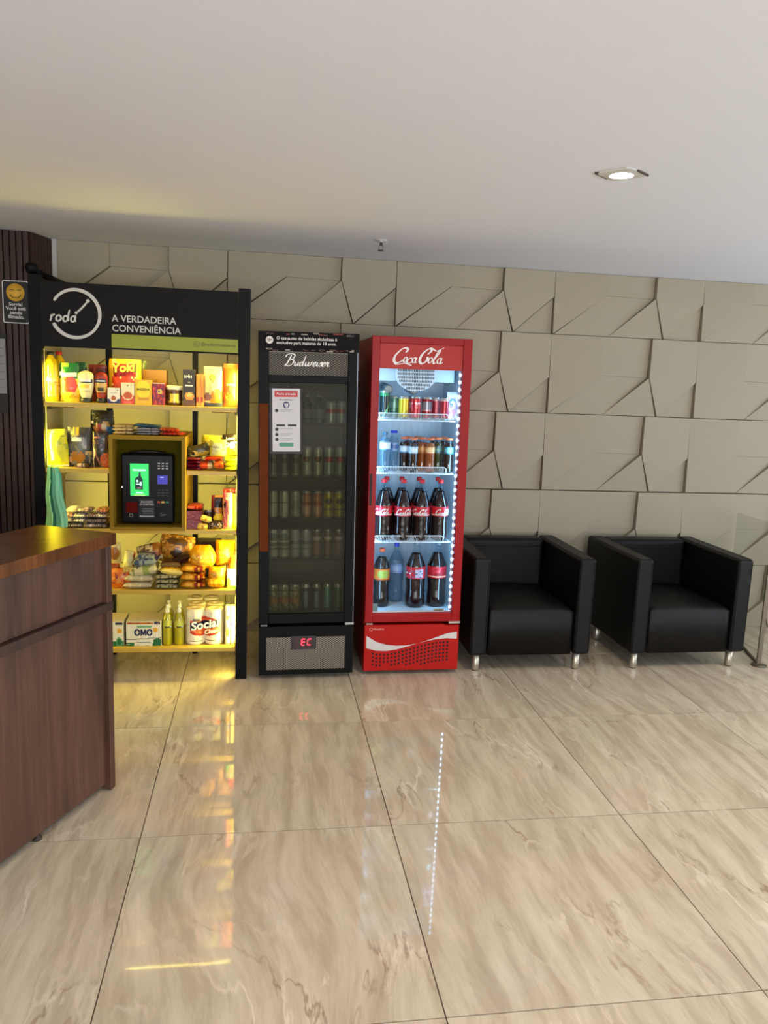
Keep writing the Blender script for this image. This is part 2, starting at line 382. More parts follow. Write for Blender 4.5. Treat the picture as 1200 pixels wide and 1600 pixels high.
def cut_left(src, x):
    me = src.copy(); bm = bmesh.new(); bm.from_mesh(me)
    bmesh.ops.bisect_plane(bm, geom=bm.verts[:]+bm.edges[:]+bm.faces[:], plane_co=(x, 0, 0), plane_no=(-1, 0, 0), clear_outer=True)
    bm.to_mesh(me); bm.free(); return me
def cut_right(src, x):
    me = src.copy(); bm = bmesh.new(); bm.from_mesh(me)
    bmesh.ops.bisect_plane(bm, geom=bm.verts[:]+bm.edges[:]+bm.faces[:], plane_co=(x, 0, 0), plane_no=(1, 0, 0), clear_outer=True)
    bm.to_mesh(me); bm.free(); return me
first = True
for r in range(5):
    for c in range(-2, 5):
        x = .788+c*PW+(.002 if r % 2 else -.001)
        src = top_me if r == 0 else bot_me if r == 4 else FULL
        if c == -2: src = cut_left(src, -1.168-x)
        if c == 4: src = cut_right(src, 5.19-x)
        if x > 5.19: continue
        if first: o = p0; o.data = src; first = False
        else:
            o = p0.copy(); o.data = src; col.objects.link(o)
        o.parent = wb; o.location = (x, 4.905, zt[r])
tag(box('trim_1', -1.196, -1.170, 4.88, 4.93, 0, CEIL-.001, mat((190, 188, 182), rough=.5)), kind='structure')

# wooden slat wall on the left, with a short return to the back wall
wood_dark = None
def wood(c1, c2, rough=.42, scale=1.0, bump=.15):
    m = bpy.data.materials.new('wood_laminate'); m.use_nodes = True; nt = m.node_tree; b = nt.nodes['Principled BSDF']; N = nt.nodes.new; Lk = nt.links.new
    tc = N('ShaderNodeTexCoord'); mp = N('ShaderNodeMapping'); mp.inputs['Scale'].default_value = (9*scale, 9*scale, .9*scale); Lk(tc.outputs['Object'], mp.inputs[0])
    n = N('ShaderNodeTexNoise'); n.inputs['Scale'].default_value = 1.6; n.inputs['Detail'].default_value = 7; n.inputs['Roughness'].default_value = .6; n.inputs['Distortion'].default_value = .5; Lk(mp.outputs[0], n.inputs['Vector'])
    r = N('ShaderNodeValToRGB'); e = r.color_ramp.elements; e[0].position = .3; e[0].color = lin(c1); e[1].position = .72; e[1].color = lin(c2); Lk(n.outputs['Fac'], r.inputs[0])
    m2 = N('ShaderNodeMapping'); m2.inputs['Scale'].default_value = (160*scale, 160*scale, 3*scale); Lk(tc.outputs['Object'], m2.inputs[0])
    n2 = N('ShaderNodeTexNoise'); n2.inputs['Scale'].default_value = 1; n2.inputs['Detail'].default_value = 3; Lk(m2.outputs[0], n2.inputs['Vector'])
    mr = N('ShaderNodeMapRange'); mr.inputs[1].default_value = .35; mr.inputs[2].default_value = .65; mr.inputs[3].default_value = .78; mr.inputs[4].default_value = 1.05; Lk(n2.outputs['Fac'], mr.inputs[0])
    mx = N('ShaderNodeMix'); mx.data_type = 'RGBA'; mx.blend_type = 'MULTIPLY'; mx.inputs[0].default_value = 1; Lk(r.outputs[0], mx.inputs[6]); Lk(mr.outputs[0], mx.inputs[7])
    Lk(mx.outputs[2], b.inputs['Base Color']); b.inputs['Roughness'].default_value = rough
    bp = N('ShaderNodeBump'); bp.inputs['Strength'].default_value = bump; bp.inputs['Distance'].default_value = .002; Lk(n2.outputs['Fac'], bp.inputs['Height']); Lk(bp.outputs[0], b.inputs['Normal'])
    return m
slat_m = wood((36, 17, 8), (70, 36, 18), .5, 1.3)
back_m = mat((22, 12, 8), rough=.8)
ws_ = B().box(-4.5, -1.262, 4.672, 4.93, 0, CEIL-.001, back_m)
ws_.prism([(0, 0), (1, 0), (1, 1)], 0, 0.0001, back_m) if False else None
ws_ = ws_.build('wall_slatted'); tag(ws_, kind='structure')
rb = B(); rb.v = [(-1.262, 4.672, 0), (-1.2, 4.93, 0), (-1.262, 4.93, 0), (-1.262, 4.672, CEIL-.001), (-1.2, 4.93, CEIL-.001), (-1.262, 4.93, CEIL-.001)]
for f in ((0, 1, 2), (3, 5, 4), (0, 3, 4, 1), (1, 4, 5, 2), (2, 5, 3, 0)): rb.face(list(f), back_m)
rb.build('corner_backing', ws_)
sl = None
for k in range(30):
    x = -1.262-.0330*k
    if sl is None: sl = box('slat', -.0260, 0, -.016, 0, 0.002, CEIL-.003, slat_m, ws_, bevel=.0012); o = sl
    else: o = sl.copy(); col.objects.link(o)
    o.parent = ws_; o.location = (x, 4.672, 0)
d = Vector((.062, .258, 0)); L_ = d.length; ang = math.atan2(d.y, d.x)
for k in range(8):
    o = sl.copy(); col.objects.link(o); o.parent = ws_
    p = Vector((-1.262, 4.672, 0))+d*((k+.92)*.033/L_)
    o.location = p; o.rotation_euler = (0, 0, ang)

# glass screen on the right
gs = thing('glass_screen', 'low clear glass screen standing out from the wall right of the armchairs', 'screen')
a, b_ = Vector((3.195, 4.86, 0)), Vector((2.975, 4.16, 0)); dd = (b_-a).normalized(); nn = Vector((-dd.y, dd.x, 0))*.005
def vert_box(bld, p, q, n, z0, z1, m, zq=None):
    zq = zq or z1; b0 = len(bld.v)
    bld.v += [tuple(p-n+Vector((0, 0, z0))), tuple(q-n+Vector((0, 0, z0))), tuple(q+n+Vector((0, 0, z0))), tuple(p+n+Vector((0, 0, z0))),
              tuple(p-n+Vector((0, 0, z1))), tuple(q-n+Vector((0, 0, zq))), tuple(q+n+Vector((0, 0, zq))), tuple(p+n+Vector((0, 0, z1)))]
    for f in ((0, 1, 2, 3), (4, 7, 6, 5), (0, 4, 5, 1), (1, 5, 6, 2), (2, 6, 7, 3), (3, 7, 4, 0)): bld.face([b0+i for i in f], m)
    return bld
scr_glass = glass_mat('tinted_glass', (.93, .94, .92), haze=.015, haze_col=(90, 86, 74), ior=1.16)
vert_box(B(), a, b_, nn, .012, .812, scr_glass, .862).build('glass_pane', gs)
pst = mat((120, 112, 98), rough=.35, metal=.8)
q2 = b_+dd*.022
vert_box(B(), b_+dd*.002, q2, nn*2.4, .01, .86, pst).build('post', gs, bevel=.002)
vert_box(B(), a-dd*.0, b_, nn*1.6, .0005, .011, mat((80, 74, 62), rough=.5, metal=.5)).build('floor_channel', gs)
B().lathe([(.045, .0005), (.045, .006), (.02, .010), (.0, .010)], pst, q2.x, q2.y).build('foot_plate', gs)

# ceiling spot and sprinkler
SPX, SPY = 1.176, 2.65
sp = thing('recessed_spotlight', 'lit square recessed spotlight in the white ceiling', 'ceiling light', (SPX, SPY, CEIL), rz=radians(-52))
fr_m = mat((200, 198, 192), rough=.35); dk_m = mat((70, 60, 50), rough=.6)
fb = B(); R1, R0 = .062, .040
n = 28
b0 = 0
for k in range(n):
    a0 = 2*pi*k/n; a1 = 2*pi*(k+1)/n
    def sq(a, R):
        c, s_ = cos(a), sin(a); mx_ = max(abs(c), abs(s_)); return (R*c/mx_, R*s_/mx_)
    for (zz0, zz1) in ((-.008, -.008),):
        o0 = sq(a0, R1); o1 = sq(a1, R1); i0 = (R0*cos(a0), R0*sin(a0)); i1 = (R0*cos(a1), R0*sin(a1))
        fb.poly([(o0[0], o0[1], -.006), (o1[0], o1[1], -.006), (i1[0], i1[1], -.009), (i0[0], i0[1], -.009)], fr_m)
        fb.poly([(o0[0], o0[1], -.006), (o0[0], o0[1], -.0005), (o1[0], o1[1], -.0005), (o1[0], o1[1], -.006)], fr_m)
        fb.poly([(i0[0], i0[1], -.009), (i1[0], i1[1], -.009), (i1[0]*.9, i1[1]*.9, -.001), (i0[0]*.9, i0[1]*.9, -.001)], fr_m)
fb.build('square_frame', sp)
B().lathe([(.031, -.0008), (.031, -.006), (.027, -.010), (0, -.0102)], mat((255, 240, 214), emis=40)).build('bulb', sp)
box('gap_shade_strip', -R1-.004, -R1, -R1, R1*.3, -.0070, -.0006, dk_m, sp); box('gap_shade_strip', R1, R1+.005, -R1*.2, R1, -.0070, -.0006, dk_m, sp)  # solid dark strips put in for the shade along the frame's gap
def spot(name, x, y, power, size=.04, color=WARM, ang=110):
    l = bpy.data.lights.new(name, 'SPOT'); l.energy = power; l.color = color; l.shadow_soft_size = size; l.spot_size = radians(ang); l.spot_blend = .6
    o = bpy.data.objects.new(name, l); o.location = (x, y, CEIL-.025); col.objects.link(o); return o
spot('spotlight_beam', SPX, SPY, 56)
for x, y in ((3.3, 2.65), (-1.0, 1.0), (1.2, .3), (3.3, .3), (-2.8, 2.6), (1.2, -1.8), (3.3, -1.8), (-1.6, -1.8)):
    t = thing('recessed_spotlight', 'lit square recessed spotlight further along the ceiling, outside the view', 'ceiling light', (x, y, CEIL), rz=radians(-52), group='ceiling spotlights outside the view')
    for ch in list(sp.children):
        c = ch.copy(); c.parent = t; col.objects.link(c)
    spot('spotlight_beam', x, y, 52)
sk = thing('sprinkler_head', 'small metal fire sprinkler head hanging from the ceiling above the beer cooler', 'sprinkler', (.59, 4.212, CEIL))
br = mat((96, 92, 86), rough=.35, metal=.8)
B().lathe([(.030, -.0006), (.032, -.003), (.022, -.006), (.010, -.007), (.008, -.012)], mat((206, 204, 200), rough=.4)).build('ceiling_rosette', sk)
B().lathe([(.0065, -.0065), (.0065, -.02), (.009, -.021), (.009, -.026), (.005, -.027)], br, seg=12).build('sprinkler_body', sk)
B().tube([(-.006, 0, -.026), (-.012, 0, -.036), (-.010, 0, -.046), (0, 0, -.052)], .0016, br).tube([(.006, 0, -.026), (.012, 0, -.036), (.010, 0, -.046), (0, 0, -.052)], .0016, br).build('yoke', sk)
B().lathe([(.003, -.050), (.017, -.053), (.017, -.055), (.002, -.057)], br, seg=16).build('deflector', sk)

# ============================================================ reception counter
cw = wood((66, 41, 30), (106, 73, 58), .38, .9); ct = wood((82, 46, 20), (124, 76, 38), .22, .9); cd = wood((50, 29, 22), (76, 48, 38), .42, .9)
# local frame: x along the front (away from the camera is +x, ending at 0), y into the counter
cf = Vector((.432, .902, 0)).normalized()
cnt = thing('reception_counter', 'brown woodgrain reception counter with framed front panels at the left edge', 'counter', (-.552, 2.969, 0), rz=math.atan2(cf.y, cf.x))
W = .315; LEN = 2.3; ZT = 1.008
box('end_panel', -.030, 0, -.006, W, .004, .962, cw, cnt, bevel=.003)
box('upper_panel', -LEN, -.031, .012, .030, .752, .962, cw, cnt)
box('middle_rail', -LEN, .001, -.010, .030, .716, .750, cd, cnt, bevel=.003)
box('lower_panel', -LEN, -.031, .012, .030, .030, .715, cw, cnt)
box('back_panel', -LEN, -.031, W-.02, W, .03, .962, cw, cnt)
box('far_end_panel', -LEN-.03, -LEN-.001, 0, W, .004, .962, cw, cnt)
# counter top with its far corner
tp = B().box(-LEN-.05, .014, -.018, W+.01, .964, ZT, ct)
tp.build('counter_top', cnt, bevel=.004)
for k in range(4):
    o = B().lathe([(.016, .0005), (.016, .008), (.010, .010), (.010, .029)], mat((60, 50, 44), rough=.5), 0, 0, 12).build('levelling_foot', cnt)
    o.location = (-.39-.6*k, .030, 0)

# ============================================================ armchairs
leather = mat((9, 9, 10), rough=.44, bump=.25, bscale=190, var=.1, spec=.3)
chrome = mat((196, 188, 172), rough=.38, metal=.85)
def bevel_box(name, x0, x1, y0, y1, z0, z1, m, parent, bev=.022):
    return box(name, x0, x1, y0, y1, z0, z1, m, parent, bevel=bev, bseg=4)
def cushion(name, x0, x1, y0, y1, z0, z1, m, parent, puff=.018, seed=0, bev=.03, axis='z'):
    b = B(); nu, nv = 22, 22
    def top(u, v):
        x = x0+(x1-x0)*u; y = y0+(y1-y0)*v
        e = min(u, 1-u, v, 1-v); k = min(1, e/.10); k = 1-(1-k)**2
        z = z1-bev*(1-k)+puff*sin(pi*u)*sin(pi*v)
        z += .0045*sin(u*26+seed+3*sin(v*5))*max(0, sin((v-.35)*4.2))*sin(pi*u)
        z += .004*noise.noise(Vector((u*5, v*5, seed)))
        kk = .4*bev*(1-k)
        return (x+(kk if u < .5 else -kk)*(1 if e in (u, 1-u) else 0), y+(kk if v < .5 else -kk)*(1 if e in (v, 1-v) else 0), z)
    b.grid(top, nu, nv, lambda u, v: m)
    ring = [i for i in range(nu+1)]+[(j+1)*(nu+1)-1 for j in range(1, nv+1)]+[nv*(nu+1)+i for i in range(nu-1, -1, -1)]+[j*(nu+1) for j in range(nv-1, 0, -1)]
    base = len(b.v)
    for i in ring:
        x, y, z = b.v[i]; b.v.append((min(max(x, x0), x1), y, z0))
    n = len(ring)
    for i in range(n): j = (i+1) % n; b.face([ring[i], ring[j], base+j, base+i], m, True)
    b.face([base+i for i in range(n)][::-1], m)
    o = b.build(name, parent); return o
def seam(parent, pts):
    B().tube(pts, .0022, leather, 6).build('seam', parent)
def armchair(x0, x1, label, rz=0):
    y0, y1 = 4.085, 4.80
    cx = (x0+x1)/2; w = (x1-x0)/2
    t = thing('armchair', label, 'armchair', (cx, y0, 0), rz=rz, group='black leather tub armchairs')
    A = .098; D = y1-y0; zb = .103; za = .662
    for s in (-1, 1):
        a0, a1 = (-w, -w+A) if s < 0 else (w-A, w)
        arm = bevel_box('arm', a0, a1, 0, D-.005, zb, za, leather, t, .019)
        seam(arm, [((a0+.012), .002, zb+.01), (a0+.012, .0005, za-.02), (a0+.014, .02, za-.001), (a0+.012, D-.03, za-.001)])
        seam(arm, [((a1-.012), .002, zb+.01), (a1-.012, .0005, za-.02), (a1-.014, .02, za-.001), (a1-.012, D-.03, za-.001)])
    bk = bevel_box('backrest', -w+A+.001, w-A-.001, D-.14, D-.003, zb+.02, za-.002, leather, t, .028)
    seam(bk, [(-w+A+.02, D-.139, za-.05), (w-A-.02, D-.139, za-.05)])
    st = cushion('seat', -w+A+.002, w-A-.002, .008, D-.143, zb, .374, leather, t, .022, seed=x0, bev=.022)
    for xx, yy in ((-w+.055, .062), (w-.055, .062), (-w+.055, D-.14), (w-.055, D-.14)):
        lg = B().lathe([(.019, .004), (.0205, .006), (.0225, zb+.006), (.0, zb+.006)], chrome, xx, yy, 24).build('leg', t)
        B().lathe([(.018, .0003), (.019, .004), (0, .004)], mat((20, 20, 20), rough=.7), xx, yy, 16).build('foot_pad', lg)
    return t
armchair(1.155, 1.862, 'black leather cube armchair right beside the red drinks cooler')
armchair(2.108, 2.828, 'black leather cube armchair by the glass screen, farther from the coolers', rz=radians(.6))

# ============================================================ sign and notice on the slat wall
white = mat((225, 225, 222), rough=.6); black = mat((14, 13, 13), rough=.45); yel = mat((232, 180, 60), rough=.5)
sg = thing('surveillance_sign', 'small black sign with a yellow smiling face and white rim on the slatted wall', 'sign', (-1.332, 4.652, 1.83))
def rrect(x0, x1, z0, z1, r, n=5):
    P = []
    for cx, cz, a in ((x1-r, z1-r, 0), (x0+r, z1-r, 90), (x0+r, z0+r, 180), (x1-r, z0+r, 270)):
        for k in range(n+1): t_ = radians(a+90*k/n); P.append((cx+r*cos(t_), cz+r*sin(t_)))
    return P
B().prism(rrect(-.068, .068, 0, .225, .012), -.004, 0, white).build('rim_plate', sg)
B().prism(rrect(-.063, .063, .005, .220, .009), -.0052, -.0041, black).build('black_face', sg)
B().lathe([(.047, -.0053), (.047, -.0066), (0, -.0067)], yel, 0, .163, 32, axis='y').build('smiley_disc', sg)
fb = B(); pl = lambda x, z: (x, -.0072, z)
for cx in (-.018, .018): ribbon(fb, [circ(cx, .170, .010, .008, 160, 20, 6)], pl, .003, .004, black, 0)
ribbon(fb, [circ(0, .160, .030, .026, 200, 340, 8)], pl, .0035, .0045, black, 0)
tag(fb.build('smiley_features', sg), kind='stuff')
for k, (s_, z) in enumerate((('Sorria!', .100), ('Você está', .078), ('sendo', .056), ('filmado.', .034))):
    text('lettering', s_, 0, -.0062, z, .026, white, sg, 'CENTER', .02)
nf = thing('notice_frame', 'dark framed white notice sheet on the slatted wall below the smiling sign', 'notice', (-1.50, 4.652, 1.345))
bd = mat((34, 18, 10), rough=.5)
box('backing_board', -.11, .112, -.012, 0, 0, .425, bd, nf, bevel=.002)
box('notice_sheet', -.105, .108, -.0142, -.0125, .105, .400, mat((150, 148, 146), rough=.5), nf)
nl = B()
for k in range(18): nl.box(-.09, .04+.03*((k*7) % 3), -.0150, -.0145, .375-.014*k, .379-.014*k, mat((110, 110, 112), rough=.6))
tag(nl.build('printed_lines', nf), kind='stuff')
box('frame_top', -.112, .115, -.02, -.0125, .401, .425, mat((12, 10, 10), rough=.4), nf)

# ============================================================ coolers
red = mat((146, 8, 12), rough=.4, coat=.0, var=.02, spec=.3); red_door = mat((150, 9, 14), rough=.42, var=.02, spec=.3)
dark = mat((16, 17, 19), rough=.4); inner = mat((204, 216, 226), rough=.35); wire = mat((235, 242, 246), rough=.3)
logo_white = mat((236, 228, 226), rough=.45)
ELL = lambda cx, cz, rx, rz, n=28: [(cx+rx*cos(2*pi*k/n), cz+rz*sin(2*pi*k/n)) for k in range(n)]
def shell(b, w, d, z0, z1, m_out, m_in, t=.028):
    # hollow cabinet: sides, back, top, floor of the chilled space
    b.box(0, t, 0, d, z0, z1, m_out); b.box(w-t, w, 0, d, z0, z1, m_out); b.box(t, w-t, d-t, d, z0, z1, m_out)
    b.box(t, w-t, 0, d-t, z1-t, z1, m_out)
    return b
def wire_shelf(parent, x0, x1, y0, y1, z, lip=.035, m=wire):
    b = B()
    b.tube([(x0, y0, z), (x1, y0, z)], .0032, m, 6); b.tube([(x0, y1, z), (x1, y1, z)], .0032, m, 6)
    b.tube([(x0, y0, z), (x0, y1, z)], .003, m, 6); b.tube([(x1, y0, z), (x1, y1, z)], .003, m, 6)
    n = 26
    for k in range(1, n):
        x = x0+(x1-x0)*k/n; b.tube([(x, y0-.001, z+.001), (x, y1, z+.001)], .0013, m, 4)
    if lip:
        b.tube([(x0+.012, y0-.004, z), (x0+.012, y0-.006, z+lip-.008), (x0+.022, y0-.006, z+lip), (x1-.05, y0-.006, z+lip), (x1-.04, y0-.006, z+lip-.008), (x1-.04, y0-.004, z)], .0026, m, 6)
        for k in range(3, n*2-5):
            x = x0+(x1-x0)*k/(n*2); b.tube([(x, y0-.005, z+lip-.001), (x-.007, y0-.005, z+.002)], .0011, m, 4)
    return b.build('shelf', parent)

# ---- red cooler
RX, RW, RD = .5630, .530, .56
RL = radians(-.5)
rc = thing('drinks_cooler', 'tall red glass-door drinks cooler with lit interior beside the armchairs', 'cooler', (RX, 4.095, 0), rot=(0, RL, 0))
def rloc(x, y, z):   # world point measured in the photograph -> the cooler's own frame
    return ((x-RX)*cos(RL)-z*sin(RL), y-4.095, (x-RX)*sin(RL)+z*cos(RL))
def rworld(p):
    return Vector((RX, 4.095, 0))+Euler((0, RL, 0)).to_matrix() @ Vector(p)
b = B(); D0 = .045
b.box(.0, .022, D0, RD, .02, 1.822, red); b.box(RW-.022, RW, D0, RD, .02, 1.822, red); b.box(.022, RW-.022, RD-.03, RD, .02, 1.822, red)
b.box(.022, RW-.022, D0, RD-.03, 1.79, 1.822, red); b.box(.022, RW-.022, D0, RD-.03, .02, .05, dark)
b.build('cabinet', rc)
b = B()
b.box(.0225, .03, D0+.001, RD-.031, .325, 1.785, inner); b.box(RW-.03, RW-.0225, D0+.001, RD-.031, .325, 1.785, inner)
b.box(.030, RW-.030, RD-.042, RD-.031, .325, 1.785, inner); b.box(.030, RW-.030, D0+.001, RD-.042, .325, .336, inner)
for k in range(12):
    x = .05+k*.038; b.box(x, x+.004, RD-.0445, RD-.0421, .40, 1.50, mat((196, 208, 216), rough=.4))
b.box(.030, RW-.030, D0+.06, RD-.042, 1.70, 1.785, inner)
b.build('inner_liner', rc)
# evaporator housing with the round fan grille
gm = mat((196, 212, 222), rough=.35)
b = B(); b.prism([(.05, 1.70), (.05, 1.60), (RW-.05, 1.60), (RW-.05, 1.70)], .17, RD-.05, gm); b.build('fan_housing', rc, bevel=.004)
b = B(); b.prism(ELL(.262, 1.640, .115, .092), .150, .169, mat((214, 228, 236), rough=.35)); fg = b.build('fan_grille', rc, bevel=.002)
b = B()
for r in range(9):
    z = 1.565+.019*r
    hw = .105*math.sqrt(max(0, 1-((z-1.640)/.088)**2))
    n = int(hw*2/.0088)
    for k in range(n):
        x = .262+(k-(n-1)/2)*.0088; b.box(x-.0023, x+.0023, .1485, .1499, z-.006, z+.006, mat((58, 66, 76), rough=.6))
tag(b.build('grille_slots', fg), kind='stuff')
# door: frame, header glass, pane
zD0, zD1 = .300, 1.828
dl, dr_ = .042, RW-.048
b = B()
b.box(0, dl, 0, .042, zD0, zD1, red_door); b.box(dr_, RW, 0, .042, zD0, zD1, red_door)
b.box(dl, dr_, 0, .042, 1.792, zD1, red_door); b.box(dl, dr_, 0, .042, zD0, .350, red_door)
dfr = b.build('door', rc, bevel=.003)
hm = mat((172, 44, 38), rough=.42, var=.02, spec=.3)
hd = box('header_panel', dl+.001, dr_-.001, .006, .040, 1.664, 1.791, hm, dfr)
lb = B(); s_ = .0275
ribbon(lb, cola_strokes(), lambda x, z: (.106+x*s_, .0050, 1.693+z*s_*.90), .12, .34, logo_white, .30, 25)
lb.build('script_logo', dfr)
box('glass_pane', dl+.001, dr_-.001, .012, .018, .351, 1.662, glass_mat('cooler_glass', (.95, .97, .98), ior=1.07), dfr)
box('inner_trim', dl+.001, dr_-.001, .018, .022, .351, .357, mat((210, 200, 196), rough=.3, metal=.6), dfr)
box('grip_recess', .006, .019, -.0008, .003, .945, 1.115, mat((40, 12, 10), rough=.6), dfr)
box('corner_cover', dl+.002, dl+.030, .019, .024, .358, .400, mat((120, 140, 140), rough=.5), dfr)
led = mat((186, 218, 255), emis=20, var=0); led_base = mat((210, 226, 240), rough=.4, emis=0)
b = B(); b2 = B()
for side in (0, 1):
    xx = RW-.052 if side else dl-.004
    x0, x1 = (RW-.054, RW-.044) if side else (.034, .042)
    b.box(x0, x1, .0455, .054, .35, 1.66, led_base)
    for k in range(34):
        z = .372+k*.0385
        b2.box(x0-.001 if side else x0+.001, x1-.001 if side else x1+.001, .0435 if side else .0440, .0455, z-.0065, z+.0065, led)
ls = b.build('led_strip', rc); tag(b2.build('led_dots', ls), kind='stuff')
for sx_ in (RW-.06, .052):
    l = bpy.data.lights.new('cooler_led_light', 'AREA'); l.shape = 'RECTANGLE'; l.size = .012; l.size_y = 1.28; l.energy = 2.1 if sx_ > .2 else 2.0; l.color = (.30, .66, 1.0)
    o = bpy.data.objects.new('cooler_led_light', l); col.objects.link(o); o.parent = rc; o.location = (sx_, .062, 1.0)
    o.rotation_euler = (radians(90), 0, radians(35 if sx_ > .2 else -35))
zS = [1.396, 1.110, .732]
for z in zS: wire_shelf(rc, .036, RW-.058, .075, RD-.06, z, .036)
# lower front
b = B(); lp = [(0, .022), (RW, .022), (RW, .278), (.45, .278), (.442, .284), (0, .284)]
b.prism(lp, .0, .044, mat((172, 16, 8), rough=.42, var=.02, spec=.3)); lw = b.build('lower_panel', rc, bevel=.004)
def wave(t):     # lower and upper edge of the white ribbon
    x = .012+(RW-.024)*t
    lo = [.155, .140, .137, .145, .160, .176, .190, .200, .204, .200]
    hi = [.225, .190, .172, .166, .167, .176, .192, .212, .232, .240]
    f = t*9; i = min(8, int(f)); q_ = f-i
    return x, lo[i]*(1-q_)+lo[i+1]*q_, hi[i]*(1-q_)+hi[i+1]*q_
b = B()
for k in range(36):
    xa, la, ha = wave(k/36); xb, lb_, hb = wave((k+1)/36)
    b.poly([(xa, -.0012, la), (xb, -.0012, lb_), (xb, -.0012, hb), (xa, -.0012, ha)], mat((206, 200, 198), rough=.4))
b.build('white_wave', lw)
hb_ = B(); hole = mat((40, 4, 6), rough=.7)
for k in range(21):
    for r in range(6):
        x = .050+k*.0208; t_ = (x-.012)/(RW-.024); top = wave(t_)[1]-.022
        z = top-r*.0205
        if z < .055-.0: continue
        if r > (4 if k < 9 else 5): continue
        hb_.prism(ELL(x, z, .0062, .0062, 10), -.0009, .0005, hole)
tag(hb_.build('vent_holes', lw), kind='stuff')
mb = B(); ribbon(mb, [circ(.037, .262, .008, .008, 0, 360, 10)], lambda x, z: (x, -.0012, z), .0022, .0026, mat((226, 150, 140), rough=.5), 0); mb.build('maker_emblem', lw)
text('lettering', 'Metalfrio', .050, -.0006, .262, .016, mat((226, 150, 140), rough=.5), lw, 'LEFT', .01)
box('hinge', RW-.06, RW+.003, .004, .03, .286, .2985, mat((190, 180, 170), rough=.3, metal=.9), rc, bevel=.001)
box('door_bumper', .01, .045, .004, .02, .2865, .294, mat((180, 150, 140), rough=.4), rc)
for xx in (.05, RW-.05):
    for yy in (.09, RD-.06): B().lathe([(.018, .0005), (.018, .01), (.012, .012), (.012, .021)], dark, xx, yy, 14).build('foot', rc)

# ---- containers -----------------------------------------------------------
alu = mat((190, 190, 186), rough=.3, metal=.9)
def can(label, x, y, z, r, h, pf, group, fr=None, rot=0):
    prof = [(r*.74, 0), (r*.80, .001), (r*.98, .009)]
    n = 14; prof += [(r, .010+(h-.022)*k/n) for k in range(n+1)]
    prof += [(r*.86, h-.004), (r*.87, h-.001), (r*.80, h-.001), (r*.78, h-.005), (0, h-.005)]
    b = B(); b.lathe(prof, alu, seg=24, paint=lambda u, zz: pf(u, (zz-.010)/(h-.022)) if .010 < zz < h-.010 else None)
    o = thing('can', label, 'can', (x, y, z), group=group)
    b.build('can_body', o, normals=True)
    B().lathe([(.0065, h-.0045), (.007, h-.0030), (0, h-.003)], alu, 0, -.006, 10).build('ring_pull', o)
    if rot: o.rotation_euler = (0, rot, 0)
    return o
pet = glass_mat('clear_plastic', (.86, .92, .95), ior=1.38)
def bottle(label, x, y, z, r, h, pf, capc, liquid, group, lz=(.40, .62), sh=.62, neck=.30, cat='bottle', fill=.86, petm=None, flare=0):
    """plastic bottle: shaped body, printed sleeve, screw cap"""
    o = thing('bottle', label, cat, (x, y, z), group=group)
    rn = r*neck; zc = h*.945
    prof = [(r*.62, .0), (r*.80, .002), (r*.97, h*.03), (r, h*.06), (r*.97, h*.10), (r, h*.14), (r*.955, h*.20), (r*.93, h*.30), (r*.965, h*.36), (r*.985, lz[0]*h), (r*.985, lz[1]*h), (r*.98, sh*h+.001)]
    for k in range(1, 7):
        t_ = k/6; prof.append((r*.98+(rn-r*.98)*(.55*t_+.45*(3*t_*t_-2*t_**3)), h*sh+(zc-h*.03-h*sh)*t_))
    prof += [(rn, zc-h*.02), (rn*1.25, zc-h*.018), (rn*1.25, zc-h*.010), (rn*.95, zc-h*.008), (rn*.95, zc)]
    prof = sorted(prof, key=lambda p: p[1])
    zf = h*fill
    def pt(u, zz): return liquid if zz < zf else (petm or pet)
    B().lathe(prof, liquid, seg=22, paint=pt).build('bottle_body', o)
    if pf:
        lp_ = [(r*.99, lz[0]*h)]+[(r*1.0, (lz[0]+(lz[1]-lz[0])*k/10)*h) for k in range(11)]+[(r*.99, lz[1]*h)]
        B().lathe(lp_, white, seg=28, paint=lambda u, zz: pf(u, (zz-lz[0]*h)/((lz[1]-lz[0])*h))).build('sleeve_label', o)
    cm = mat(capc, rough=.4)
    B().lathe([(rn*1.12, zc-h*.005), (rn*1.18, zc), (rn*1.18, h-.002), (rn*1.0, h), (0, h)], cm, seg=18).build('cap', o)
    return o
def wrap_logo(o, r, z0, s_, m, off=0, strokes=None, wmax=.5):
    lb = B()
    def pl(x, z):
        a = (x-4.9)*s_/r+off
        return ((r+.0008)*sin(a), -(r+.0008)*cos(a), z0+z*s_)
    ribbon(lb, strokes or cola_strokes(), pl, .2, wmax, m, .3, 25, 4); return lb.build('script_logo', o)
cola = mat((30, 12, 10), rough=.12, coat=.5, var=.2); water = glass_mat('water_bottle', (.66, .76, .82), haze=.25, haze_col=(120, 150, 175), ior=1.4)
RF = RD
G1 = 'drinks on the top shelf of the red cooler'
def in_rc(o, parentless=True):
    o.rotation_euler = (0, RL, 0); return o
def rput(fn, label, xw, yloc, zloc, *a, **k):
    # xw: photo x in metres at that height
    lx = (xw-RX)+zloc*math.tan(-RL)
    o = fn(label, 0, 0, 0, *a, **k); o.location = rworld((lx, yloc, zloc)); o.rotation_euler = (0, RL, 0); return o
zt1 = zS[0]+.0045; y1 = .115
red_can = paint([('bg', (186, 20, 26)), ('r', .18, .82, .50, .80, (226, 190, 190)), ('e', .42, .62, .10, .16, (190, 24, 30)), ('e', .60, .62, .08, .12, (190, 24, 30)), ('r', .22, .30, .05, .45, (220, 120, 120))], metal_can)
